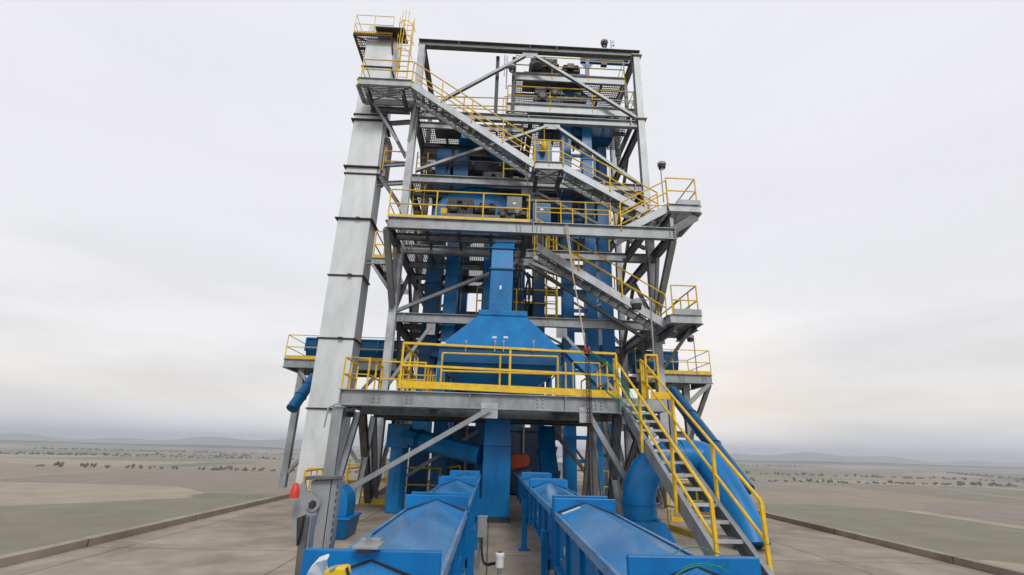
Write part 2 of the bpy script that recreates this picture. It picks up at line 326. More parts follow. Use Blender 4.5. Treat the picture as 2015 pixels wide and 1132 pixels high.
# chevron braces front plane
def node(px, py): return PY(px, py, YC)
for (ap, l_, r_) in (((1043, 110), (820, 222), (1256, 232)), ((1086, 250), (812, 336), (1262, 362)), ((1043, 378), None, (1276, 490)), ((1031, 516), (775, 611), (1290, 618)), ):
    A_ = node(*ap); gusset(A_+V((0, -.03, .02)), .7, .32)
    if l_: brace(A_+V((-.2, 0, 0)), node(*l_)+V((.12, 0, 0)))
    if r_: brace(A_+V((.2, 0, 0)), node(*r_)+V((-.12, 0, 0)))
gusset(node(848, 646)+V((0, -.03, 0)), .32, .5); brace(node(848, 642), node(758, 764), .15)
gusset(node(1105, 655)+V((0, -.03, 0)), .4, .42); brace(node(1108, 658), node(1290, 860), .15)
brace(PY(942, 848, YC), V((XL+.15, YC, .25)), .15); brace(PY(1090, 850, YC), PY(1190, 978, YC), .15, 'galvw')
gusset(PY(1096, 852, YC-.04), .35, .5)
# tower beam at front platform level
bm_((XL+.16, YC, 2.85), (XR-.16, YC, 2.85), .34, .2, m='galvw', bol=(.1, .5))
for x in (XL, XR): bm_((x, YC+.17, 2.85), (x, YM-.17, 2.85), .34, .2, m='galvw'); bm_((x, YM+.17, 2.85), (x, YB-.17, 2.85), .34, .2, m='galvw')
# side plane braces
for x in (XL, XR):
    for z0, z1, y0, y1 in ((LV['A'], LV['B']-.4, YC+.1, 19.3), (LV['B']-.4, LV['A'], 19.4, YM-.1), (0.1, LV['A']-.4, YM, YC+1.4), (.1, 2.7, YC+.2, 19.3), (.1, 2.7, YM-.2, 19.4),
                           (LV['C']-.4, LV['B'], YC+2, YM-.1), (LV['D']-.4, LV['C'], YC+2.2, YM-.1), (LV['C'], LV['D']-.4, YM+.1, YB-.1), (LV['A'], LV['B']-.4, YM+.1, YB-.1), (.1, LV['A']-.4, YM+.1, YB-.1)):
        brace((x, y0, z0), (x, y1, z1), .14, 'galvw', up=(1, 0, 0))
for z0, z1 in ((LV['A'], LV['B']), (LV['B'], LV['C']), (LV['C'], LV['D']), (.1, LV['A'])):
    brace((XL+.2, YB, z0), (1.0, YB, z1-.4), .13, 'galvw'); brace((XR-.2, YB, z0), (1.2, YB, z1-.4), .13, 'galvw')
# interior steel floors (levels B, C, D, A): joists and grating panels
def floor(par, x0, x1, y0, y1, z, holes=(), js=.22, sx=1.5, gname='grating_panel', jm='galvw', joff=0.):
    yv = [y0+(y1-y0)*i/max(1, round((y1-y0)/1.35)) for i in range(max(1, round((y1-y0)/1.35))+1)]
    for i, y in enumerate(yv[1:-1]): bm_((x0, y, z-.03-js/2-joff), (x1, y, z-.03-js/2-joff), js, .11, jm, par, 'joist')
    k = max(1, round((x1-x0)/sx))
    for i in range(1, k): bm_((x0+(x1-x0)*i/k, y0, z-.03-.09), (x0+(x1-x0)*i/k, y1, z-.03-.09), .16, .08, jm, par, 'joist')
    t = MB()
    for i in range(k):
        for y_, y2 in zip(yv, yv[1:]):
            a0, a1 = x0+(x1-x0)*i/k, x0+(x1-x0)*(i+1)/k
            if any(hx0 < (a0+a1)/2 < hx1 and hy0 < (y_+y2)/2 < hy1 for hx0, hx1, hy0, hy1 in holes): continue
            t.box((a0+.02, y_+.02, z-.028), (a1-.02, y2-.02, z))
    if t.v: obj(gname, t, 'grate', par)
floor(T, XL+.1, XR-.1, YC+.2, 19.6, LV['C']+.02, holes=((0, 2.6, 17, 19), (3, 5.6, 18.5, 23)))
bm_((XL+.2, 19.7, 15.25), (1.2, 19.7, 15.25), .5, .2, 'galvw'); bm_((XL+.2, 18.8, 14.75), (1.2, 18.8, 14.75), .4, .2, 'galvw'); bm_((1.2, YC+.2, 15.25), (1.2, YM, 15.25), .4, .2, 'galvw'); bm_((-1.4, YC+.2, 15.2), (-1.4, YM, 15.2), .4, .2, 'galvw'); floor(T, .6, XR-.1, YM, YB, LV['D']+.02)
floor(T, XL+.1, 1.2, YC+.2, YM, LV['A']+.02, holes=((-1, 1, 17, 19),)); floor(T, 1.2, XR-.1, YM, YB, LV['A']+.02)
# mezzanine rails inside the tower
railing(T, [PY(937, 617, 18.6), PY(937, 617, 17.7)+V((0, 0, 0)), PY(1094, 624, 17.7), PY(1094, 624, 18.9)], 1.07, 1.6)
railing(T, [PY(752, 335, 17.2), PY(797, 338, 17.2), PY(797, 338, 19)], .95, 1.2)
railing(T, [PY(990, 352, 17.6), PY(1035, 354, 17.6)], 1.0, .8)
railing(T, [PY(828, 222, 17.3), PY(995, 226, 17.3)], .9, 1.6)
# ================================================================ MID PLATFORM (level B, cantilevered to the front)
ZM = 9.15; YMF = 14.6
Pm = thing('work_platform', 'cantilevered middle work platform with yellow railing carrying the grey gearbox and motor', 'platform', ((XL+XR)/2, 15.8, ZM), 'steel platforms of the tower')
bm_((XL+.02, YMF, ZM-.22), (6.12, YMF, ZM-.22), .42, .2, par=Pm, stiff=(.004, .5, .995), bol=(.45, .52, .985), nm='front_beam')
for x in (XL, 6.02): bm_((x, YMF+.12, ZM-.22), (x, YC-.17, ZM-.22), .34, .2, 'galvw', Pm, 'side_beam')
bm_((.93, YMF+.12, ZM-.22), (.93, YC-.12, ZM-.22), .34, .2, 'galvw', Pm, 'side_beam'); bm_((5.0, YMF+.12, ZM-.22), (5.0, YC-.12, ZM-.22), .3, .15, 'galvw', Pm, 'side_beam')
floor(Pm, XL+.1, .85, YMF+.12, YC-.12, ZM, js=.26, sx=1.2); floor(Pm, 1.0, 4.2, YMF+.12, 15.5, ZM, js=.2, sx=.6)
floor(Pm, XL+.1, -.6, YC+.12, YM, ZM, js=.26, sx=1.2, holes=((-3.8, -2.4, 19.5, 22),)); floor(Pm, -.6, 1.0, YC+.12, YM, ZM, sx=1.2, holes=((-1, 2, 17, 19),))
for x in (XL, 6.02):                                            # inclined struts back to the tower columns
    obj('strut', MB().ibeam((x, YMF+.05, ZM-.4), (x, YC-.2, LV['A']+.15), .22, .2, (0, 1, 0)), 'galv', Pm)
    obj('strut', MB().ibeam((x, YC-.75, ZM-.4), (x, YC-.2, LV['A']+.75), .12, .12, (0, 1, 0)), 'galv', Pm)
railing(Pm, [(XL+.02, YC, ZM), (XL+.02, YMF, ZM), (1.02, YMF, ZM), (1.02, 15.6, ZM)], 1.07, 1.7, toe=.12, r=.026)
railing(Pm, [PY(1054, 440, YMF+.9), PY(1203, 446, YMF+.9)], .95, 1.1, r=.022)
railing(Pm, [PY(1054, 440, YMF+.05), PY(1200, 446, YMF+.05)], .62, 1.2, mid=0, r=.02)
railing(Pm, [(4.3, YMF+.95, ZM), (4.3, YC-.3, ZM)], 1.0, 1.2)
# small lower-left landing with yellow kick-plate
Pl = thing('side_platform', 'small bracketed side platform with yellow kick plate at the left of the middle work platform', 'platform', (-4.3, 17, 8.4), 'steel platforms of the tower')
z = 8.45; bm_((-4.75, 16.6, z-.15), (XL-.16, 16.6, z-.15), .26, .14, par=Pl, bol=(.25,)); bm_((-4.7, 16.7, z-.15), (-4.7, 21, z-.15), .26, .14, 'galvw', Pl)
floor(Pl, -4.65, XL-.18, 16.7, 21, z, sx=.9); railing(Pl, [(-3.99, 16.6, z), (-4.7, 16.6, z), (-4.7, 21, z)], 1.07, 1.5, toe=.12)
brace((-4.7, 16.6, z-.3), (XL-.16, 16.6, z-1.2), .12, 'galv', Pl)
# ================================================================ UPPER PLATFORMS round the elevator heads
def deckplat(label, pl, pr, yf, depth, z, toprail, sp, toe=.45, cat='platform', wy=None):
    p, q = PY(*pl, yf), PY(*pr, yf); z = (p.z+q.z)/2
    t = thing('work_platform', label, cat, ((p.x+q.x)/2, yf+depth/2, z-.3), 'steel platforms of the tower')
    obj('fascia', MB().channel((p.x, yf, z-toe/2), (q.x, yf, z-toe/2), toe, .09, side=1), 'galvl', t)
    for x in (p.x, q.x): obj('side_channel', MB().channel((x, yf+.1, z-toe/2), (x, yf+depth, z-toe/2), toe*.9, .08, side=1), 'galvw', t)
    floor(t, p.x+.05, q.x-.05, yf+.1, yf+depth, z-.05, js=.16, sx=1.1)
    railing(t, [(p.x+.03, yf+depth, z), (p.x+.03, yf, z), (q.x-.03, yf, z), (q.x-.03, yf+depth, z)], toprail, sp, drop=.25)
    return t, p.x, q.x, z
U1 = deckplat('lower of the two head platforms at the tower top, just above the long grey beam', (997, 206), (1250, 215), YC+.35, 3.0, 0, 1.0, 2.2)
U2 = deckplat('topmost platform at the tower top with yellow railing round the uppermost gearbox', (1013, 148), (1230, 152), YC+.6, 2.4, 0, 1.05, 1.9, .42)
for x in (U1[1]+.3, U1[2]-.3): obj('column', MB().ibeam((x, YC+.6, U1[3]), (x, YC+.6, U2[3]-.3), .14, .14, (0, 1, 0)), 'galvw', U2[0])
for x in (U1[1]+.3, U1[2]-.3, (U1[1]+U1[2])/2): obj('column', MB().ibeam((x, YC+2.6, LV['D']), (x, YC+2.6, U2[3]-.3), .14, .14, (0, 1, 0)), 'galvw', U2[0])
for x in (U1[1]+.3, U1[2]-.3, (U1[1]+U1[2])/2): obj('stub_post', MB().ibeam((x, YC+.5, LV['D']), (x, YC+.5, U1[3]-.3), .14, .14, (0, 1, 0)), 'galvw', U1[0])
# left mid-level platform between C and D
U3 = deckplat('left inner platform below the upper stair flight, with a yellow post', (824, 241), (1030, 251), YC+.9, 2.8, 0, .9, 1.9, .32)

# ================================================================ STAIRCASES
W = V((0, .9, 0))
def landing(par, x0, x1, y0, y1, z, h=.28, fas='galvl'):
    obj('landing_frame', MB().channel((x0, y0, z-h/2), (x1, y0, z-h/2), h, .07).channel((x1, y0+.02, z-h/2), (x1, y1, z-h/2), h, .07).channel((x1, y1, z-h/2), (x0, y1, z-h/2), h, .07).channel((x0, y1, z-h/2), (x0, y0+.02, z-h/2), h, .07).bar((x0+.08, y0+.05, z-h+.03), (x1-.08, y1-.05, z-h+.03), .05, .05).bar((x1-.08, y0+.05, z-h+.03), (x0+.08, y1-.05, z-h+.03), .05, .045), fas, par)
    obj('landing_deck', MB().box((x0+.03, y0+.03, z-.03), (x1-.03, y1-.03, z-.002)), 'tread', par)
yS = 15.6
S1 = thing('staircase', 'long galvanised staircase in two flights zigzagging down across the upper tower front', 'staircase', (1.8, 16, 12), 'tower staircases')
a0, a1 = PY(811, 160, yS), PY(1052, 318, yS); zt, zl = a0.z, a1.z
b0, b1 = PY(1108, 322, yS), PY(1296, 424, yS)
lt = PY(706, 150, yS)
landing(S1, lt.x, a0.x, yS, yS+1.1, a0.z+.02, .34); flight(S1, a0, a1, W)
landing(S1, a1.x, b0.x, yS, yS+.95, a1.z, .34); flight(S1, b0+V((0, 0, .0)), b1, W)
railing(S1, [(lt.x+.1, yS+1.1, zt), (lt.x+.1, yS, zt), (a0.x, yS, zt)], 1.0, 2.2, drop=.3)
railing(S1, [(a1.x, yS, zl), (b0.x, yS, zl)], 1.0, .7, drop=.2)
for dx in (.15, a0.x-lt.x-.2):                                  # bracket under top landing
    brace((lt.x+dx+.25, yS+.9, zt-.36), (min(lt.x+dx+1.4, XL-.1), YC-.1, zt-2.0), .14, 'galv', S1)
bm_((lt.x+.3, YC-.25, zt-.55), (XL-.16, YC-.25, zt-.55), .26, .16, 'galvw', S1)
for x in (lt.x+.4, XL-.3): bm_((x, yS+.1, zt-.5), (x, YC-.2, zt-.5), .24, .12, 'galvw', S1)
for x in (a1.x+.1, b0.x-.1): bm_((x, yS+.05, zl-.47), (x, YC-.12, zl-.47), .24, .14, 'galvw', S1)
# right upper landing with short return flight
S2 = thing('staircase', 'short staircase climbing right from the middle platform to a boxed corner landing', 'staircase', (6, 15.6, 10), 'tower staircases')
c0, c1 = PY(1314, 402, yS-1.0), PY(1222, 449, yS-1.0)
r0 = PY(1376, 394, yS-1.0)
landing(S2, c0.x-.05, r0.x, yS-1.0, yS+1.0, c0.z, .3)
flight(S2, c0, c1, V((0, .9, 0)), rails=(1, 1))
obj('kick_plate', MB().box((c0.x+.35, yS-1.03, c0.z+.01), (r0.x+.02, yS-1.01, c0.z+.2)), 'galv', S2)
railing(S2, [(c0.x, yS-1, c0.z+.05), (r0.x-.1, yS-1, c0.z+.05), (r0.x-.1, yS+1, c0.z+.05), (c0.x, yS+1, c0.z+.05)], 1.02, 1.6)
for y in (yS-.9, yS+.9): brace((r0.x-.2, y, c0.z-.3), (5.9, y, ZM-.2), .14, 'galvw', S2)
bm_((c0.x+.1, yS-.9, c0.z-.4), (c0.x+.1, yS+.9, c0.z-.4), .2, .12, 'galvw', S2)
obj('underside_channel', MB().channel((r0.x-.15, yS-.95, c0.z-.42), (5.95, yS-.95, ZM-.1), .28, .08), 'galvw', S2)
obj('landing_post', MB().ibeam((c0.x+.12, yS-.85, ZM), (c0.x+.12, yS-.85, c0.z-.5), .12, .12, (0, 1, 0)), 'galv', S2)
# lower stair
S3 = thing('staircase', 'lower galvanised staircase descending right from beneath the middle platform to a corner landing', 'staircase', (4, 15.6, 6), 'tower staircases')
d0, d1 = PY(1056, 478, yS), PY(1312, 632, yS)
flight(S3, d0, d1, W)
r1 = PY(1367, 622, yS)
landing(S3, d1.x-.05, r1.x, yS-.5, yS+1.6, d1.z+.1, .3)
obj('kick_plate', MB().box((d1.x+.1, yS-.53, d1.z+.11), (r1.x+.02, yS-.51, d1.z+.3)), 'galv', S3)
railing(S3, [(d1.x+.05, yS-.5, d1.z+.1), (r1.x-.08, yS-.5, d1.z+.1), (r1.x-.08, yS+1.6, d1.z+.1)], 1.05, .75)
railing(S3, [(d1.x+.1, yS+.95, d1.z+.1), (d1.x+.1, yS+1.6, d1.z+.1)], 1.0, .65)
brace((r1.x-.15, yS, d1.z-.2), (XR+.1, YC, 4.6), .12, 'galv', S3); bm_((d1.x+.1, yS-.4, d1.z-.35), (d1.x+.1, YC-.2, d1.z-.35), .26, .16, 'galvw', S3); bm_((r1.x-.15, yS-.4, d1.z-.3), (r1.x-.15, YC, d1.z-.3), .2, .12, 'galvw', S3)
bm_((XR+.45, YC-.2, 6.2), (XR+.45, 26, 6.2), .5, .14, 'galvw', S3, 'walkway_beam')
floor(S3, XR+.5, XR+1.2, YC-.2, 26, 6.4, sx=.7); railing(S3, [(XR+1.15, YC+.3, 6.4), (XR+1.15, 26, 6.4)], 1.05, 2)
brace(d0+V((-.2, 1.1, -.45)), d1+V((-.5, 1.1, -.35)), .14, 'galvw', S3)

# ================================================================ FRONT PLATFORM (level 1) with hopper
ZF = 3.02; YF = 11.8; fl, fr = -3.72, 3.15
P1 = thing('hopper_platform', 'front steel platform carrying the blue hopper, with yellow railing and deep toe board', 'platform', ((fl+fr)/2, 13.5, ZF), 'steel platforms of the tower')
bm_((fl, YF, ZF-.17), (fr, YF, ZF-.19), .37, .22, par=P1, nm='front_beam', stiff=(.006, .46, .80, .995), bol=(.13, .245, .71, .92))
obj('cable_tray', MB().bar((fl+.1, YF-.02, ZF-.37), (fr-.05, YF-.02, ZF-.37), .08, .04).tube([(fl-.2, YF-.14, ZF-.9), (fl-.17, YF-.14, ZF-.45), (fl, YF-.14, ZF-.36), (fr-.1, YF-.14, ZF-.37)], .02, 8), 'galv', P1)
for x in (fl+.12, fr-.12, -1.55, 1.75): bm_((x, YF+.12, ZF-.2), (x, YC-.12, ZF-.2), .33, .18, 'galvw', P1, 'side_beam')
for y in (13.0, 14.4, 15.8): bm_((fl+.25, y, ZF-.24), (fr+.1, y, ZF-.26), .5, .16, 'galvw', P1, 'joist')
floor(P1, fl+.1, -1.65, YF+.12, YC-.2, ZF+.03, js=.12, sx=1.0); floor(P1, 1.85, fr-.1, YF+.12, YC-.2, ZF+.03, js=.12, sx=.7)
obj('deck_plate', MB().box((-3.4, 13.1, ZF-.06), (-.6, YC-.2, ZF-.04)).box((.9, 13.1, ZF-.06), (3.0, YC-.2, ZF-.04)).box((-1.65, YF+.12, ZF), (1.85, 12.45, ZF+.02)).box((-1.65, 15.1, ZF), (1.85, YC-.2, ZF+.02)), 'galvw', P1)
col(fl+.02, YF+.1, 0, ZF-.4, .27, P1); obj('inclined_leg', MB().ibeam((fr-.02, YF+.3, ZF-.4), (fr-.02, 13.2, .02), .2, .2, (0, 1, 0)), 'galvw', P1); obj('inclined_leg', MB().ibeam((fl+.05, 13.9, ZF-.4), (XL+.02, YC-.5, .02), .2, .2, (0, 1, 0)), 'galvw', P1)
for y in (14.4,): pass; col(fr-.2, y, 0, ZF-.36, .22, P1)
def pl(a, b, s=.14, m='galv'): brace(a, b, s, m, P1)
gusset(PY(963, 808, YF-.14), .40, .36, P1, m='galvl'); pl(PY(966, 804, YF-.2), V((fl+.12, YF-.1, .55)))
gusset(PY(1153, 817, YF-.14), .32, .36, P1, m='galvl'); p0, p1 = PY(1152, 806, YF), PY(1246, 968, YF); pl(p0, p0+(p1-p0)*(p0.z-.03)/(p0.z-p1.z), .15); pl(PY(1238, 826, 13.2), PZ(1300, 992, .02), .2); pl(PY(1264, 826, 13.5), PZ(1206, 1008, .02), .14, 'galvw')
for x in (fl+.02, fr-.02):                                       # side-plane A braces
    for a_, b_ in (((x, YF+.3, .2), (x, 13.6, ZF-.4)), ((x, 15.4, ZF-.4), (x, 14.5, .2)), ((x, 15.4, ZF-.4), (x, YC-.2, .2))):
        brace(a_, b_, .17, 'galv', P1, (1, 0, 0))
railing(P1, [PY(786, 762, YF), (fr-.06, YF, ZF)], 1.1, 3.4, toe=.17, r=.028, square=True)
railing(P1, [PY(786, 762, YF), PY(786, 762, YF)+V((0, 2.2, 0))], 1.1, 1.1, r=.027, square=True, ends=(0, 1))
railing(P1, [(fl+.02, YF+1.2, ZF), (fl+.02, YF+.05, ZF), (fl+.62, YF+.05, ZF), (fl+.62, YF+1.5, ZF)], .8, .6, r=.024)
railing(P1, [(-3.1, 13.2, ZF), (-1.9, 13.2, ZF), (-1.9, YC-.3, ZF)], .95, .6, r=.024)
railing(P1, [(-2.9, 14.6, ZF), (-1.5, 14.6, ZF)], .8, .5, r=.022)
railing(P1, [PY(866, 765, 12.3), PY(1098, 772, 12.3)], .92, 1.7, r=.026)
railing(P1, [(1.88, 12.35, ZF), (1.88, 15.4, ZF)], .92, 1.2, r=.022)
railing(P1, [PY(1128, 768, 14.5)+V((0, 0, -.0)), PY(1182, 770, 14.5)], .85, 1.0, r=.022, mid=0)
railing(P1, [(fr-.06, YF+1.0, ZF), (fr-.06, YC-.3, ZF)], 1.05, 1.4, r=.024)
# ------------------------------------------------ hopper
HX0, HX1, HY0, HY1 = -1.50, 1.79, 12.6, 15.0
H = thing('feed_hopper', 'bright blue hopper with pyramid roof standing on the front platform', 'hopper', (.15, 13.8, ZF))
zr, ze = 5.45, 4.33; cxm = .15
obj('roof', MB().frustum([(HX0-.03, HY0-.03, ze), (HX1+.03, HY0-.03, ze), (HX1+.03, HY1+.03, ze), (HX0-.03, HY1+.03, ze)], [(-.50, 13.35, zr), (.88, 13.35, zr), (.88, 14.3, zr), (-.50, 14.3, zr)])
    .box((-.53, 13.32, zr), (.91, 14.33, zr+.16)).bar((cxm, HY0+.03, ze+.02), (cxm, 13.34, zr-.02), .02, .03), 'blue', H, bevel=.01)
obj('body', MB().box((HX0, HY0, ze-.42), (HX1, HY1, ze-.005)).frustum([(-.25, 13.15, 2.78), (.57, 13.15, 2.78), (.57, 13.9, 2.78), (-.25, 13.9, 2.78)], [(HX0+.03, HY0+.03, ze-.42), (HX1-.03, HY0+.03, ze-.42), (HX1-.03, HY1-.03, ze-.42), (HX0+.03, HY1-.03, ze-.42)]), 'bluedeep', H)
obj('eave_flange', MB().box((HX0-.05, HY0-.05, ze-.03), (HX1+.05, HY0-.03, ze)).box((HX0-.05, HY0-.03, ze-.03), (HX0-.033, HY1, ze)).box((HX1+.033, HY0-.03, ze-.03), (HX1+.05, HY1, ze)), 'bluedeep', H)
for x in (HX0+.06, HX1-.06):
    for y in (HY0+.06, HY1-.06): obj('leg', MB().bar((x, y, ZF+.02), (x, y, ze-.42), .16, .14, (0, 1, 0)).box((x-.14, y-.1, ZF+.02), (x+.14, y+.1, ZF+.05)), 'blue', H)
for px in (917, 974, 991, 1050):
    p = PY(px, 678, HY0-.06); obj('latch', MB().bar(p+V((0, 0, .1)), p-V((0, 0, .18)), .018, .018, (0, 1, 0)).box(p+V((-.03, -.01, .06)), p+V((.03, .02, .11))).box(p+V((-.014, -.03, -.2)), p+V((.014, .0, -.14))), 'galv', H)
for px, py in ((973, 665), (995, 665), (873, 676)): p = PY(px, py, HY0-.0); obj('warning_sticker', MB().box(p+V((-.06, -.05, -.02)), p+V((.06, -.046, .03))), 'white', H)
# ------------------------------------------------ duct feeding hopper
D = thing('inlet_duct', 'jointed blue duct dropping from the middle platform into the hopper roof', 'duct', (.1, 13.8, zr+.16))
def rect(cx_, cy, z, w_, d, tilt=0): return [(cx_-w_/2, cy-d/2, z), (cx_+w_/2, cy-d/2, z), (cx_+w_/2, cy+d/2, z), (cx_-w_/2, cy+d/2, z)]
zs = [(5.61, .115, 13.75, .68), (6.95, .13, 13.75, .68), (7.7, .13, 13.9, .67), (8.45, .22, 15.05, .67)]
for (z0, x0, y0, w0), (z1, x1, y1, w1) in zip(zs, zs[1:]):
    obj('duct_section', MB().frustum(rect(x0, y0, z0+.02, w0, .62), rect(x1, y1, z1-.02, w1, .62)), 'blue', D, bevel=.008)
    obj('flange', MB().frustum(rect(x1, y1, z1-.02, w1+.1, .72), rect(x1, y1, z1+.02, w1+.1, .72)), 'bluedeep', D)
b_ = MB()
for px, py in ((970, 585), (1000, 586), (970, 597), (1000, 597), (984, 597), (970, 571), (999, 572)): b_.lathe(PY(px, py, 13.43), [(.02, 0), (.014, .02)], 6, (0, -1, 0))
obj('bolt_row', b_, 'galv', D); p = PY(985, 566, 13.43); obj('label_plate', MB().box(p+V((-.03, -.01, -.06)), p+V((.03, 0, .06))), 'white', D)
# ------------------------------------------------ lower chute
Dl = thing('discharge_chute', 'wide blue chute running from the hopper down to the roof deck between the two conveyors', 'chute', (.16, 13.4, 0))
obj('upper_casing', MB().frustum(rect(.16, 13.42, 1.82, .72, .6), rect(.16, 13.5, 2.62, .66, .62)), 'blue', Dl, bevel=.01)
obj('lower_casing', MB().frustum(rect(.16, 13.42, .12, .72, .6), rect(.16, 13.42, 1.815, .72, .6)), 'blue', Dl, bevel=.01)
obj('collar', MB().frustum(rect(.16, 13.5, 2.62, .72, .68), rect(.16, 13.5, 2.77, .72, .68)), 'blue', Dl)
obj('base_flange', MB().frustum(rect(.16, 13.42, .0, .78, .68), rect(.16, 13.42, .06, .78, .68)).frustum(rect(.16, 13.42, .06, .7, .58), rect(.16, 13.42, .12, .7, .58)), 'dark', Dl)
# inclined spout
def pipe(mb, pts, r, n=16): return mb.tube(pts, r, n)
Sp = thing('inclined_spout', 'slanting octagonal blue spout joining the lower chute from the left', 'spout', PY(860, 880, 14))
s0, s1 = PY(786, 856, 14.6), PY(950, 897, 13.5)
obj('pipe', MB().tube([s0, s0.lerp(s1, .98)], .27, 8), 'blue', Sp)
for t in (.25, .28): obj('flange', MB().tube([s0.lerp(s1, t), s0.lerp(s1, t+.012)], .31, 8), 'bluedeep', Sp)
obj('drop_pipe', MB().tube([s0+V((.05, 0, -.28)), V((s0.x+.05, s0.y, .02))], .26, 10).box(s0+V((-.3, -.3, -.35)), s0+V((.32, .3, .3))), 'blue', Sp)

# ================================================================ FRONT-RIGHT STAIRS
S4 = thing('staircase', 'steep nearby staircase with yellow rails coming down right from the front platform', 'staircase', (3.6, 10, 0), 'tower staircases')
q0 = V((fr+.02, YF-.05, ZF)); sl_ = (3.02-.75)/(11.75-8.3)
q1 = V((fr+.02, YF-.05-3.02/.68, 0.0))
e0, e1 = PX(1222, 792, 3.2), PX(1352, 1012, 3.2)
dirv = (e1-e0); zb = .02; q0 = e0; q1 = e0+dirv*((e0.z-zb)/(e0.z-e1.z))
SW = V((.62, 0, 0))
for k in (0, 1):
    o = SW*k; obj('stringer', MB().channel(q0+o+V((0, 0, -.13)), q1+o+V((0, 0, -.13+.13)), .27, .07, side=(1 if k else -1)), 'galv', S4)
ns = 14
for i in range(0, ns):
    c = q0.lerp(q1, (i+.3)/ns); t = MB(); d_ = abs(q1.y-q0.y)/ns*1.15
    t.box((c.x+.03, c.y-d_/2, c.z-.02), (c.x+.59, c.y+d_/2, c.z-.008)); obj('tread', t, 'tread', S4)
    obj('nosing', MB().box((c.x+.03, c.y-d_/2-.012, c.z-.055), (c.x+.59, c.y-d_/2, c.z)), 'galvl', S4)
for k in (0, 1):
    o = SW*k+V((-.05 if k == 0 else .05, 0, 0)); up = V((0, 0, 1)); rp = [q0+o+V((0, .35, .05)), q0+o+V((0, .0, .0)), q0.lerp(q1, .93)+o]
    h_ = .92; a = MB().tube([rp[0]+up*1.1, rp[1]+up*h_*1.08, rp[2]+up*h_, rp[2]+up*.38-V((0, .02, 0))], .027, 8).tube([rp[0]+up*.55, rp[1]+up*.5, rp[2]+up*.4], .025, 8)
    ro = obj('railing', a, 'yellow', S4, smooth=40)
    for t in (.0, .33, .66, .93):
        c = q0.lerp(q1, t)+o; obj('post', MB().bar(c-up*.22, c+up*h_, .05, .05, (0, 1, 0)), 'yellow', ro)
    obj('post', MB().bar(rp[0]-up*.0, rp[0]+up*1.1, .05, .05, (0, 1, 0)), 'yellow', ro)
# small top landing of these stairs
obj('landing_frame', MB().box((fr+.02, YF-.02, ZF-.3), (fr+1.1, YF+.0, ZF-.02)).box((fr+1.1, YF-.02, ZF-.3), (fr+1.12, YF+1.2, ZF-.02)), 'galv', S4)
obj('landing_deck', MB().box((fr+.02, YF, ZF-.02), (fr+1.1, YF+1.2, ZF+.01)), 'tread', S4)
obj('toe_board', MB().box((fr+.76, YF-.03, ZF+.0), (fr+1.25, YF-.02, ZF+.17)), 'yellow', S4)
railing(S4, [(fr+.70, YF+.02, ZF), (fr+1.0, YF+.02, ZF), (fr+1.0, YF+1.2, ZF)], 1.1, 1.2, r=.028)
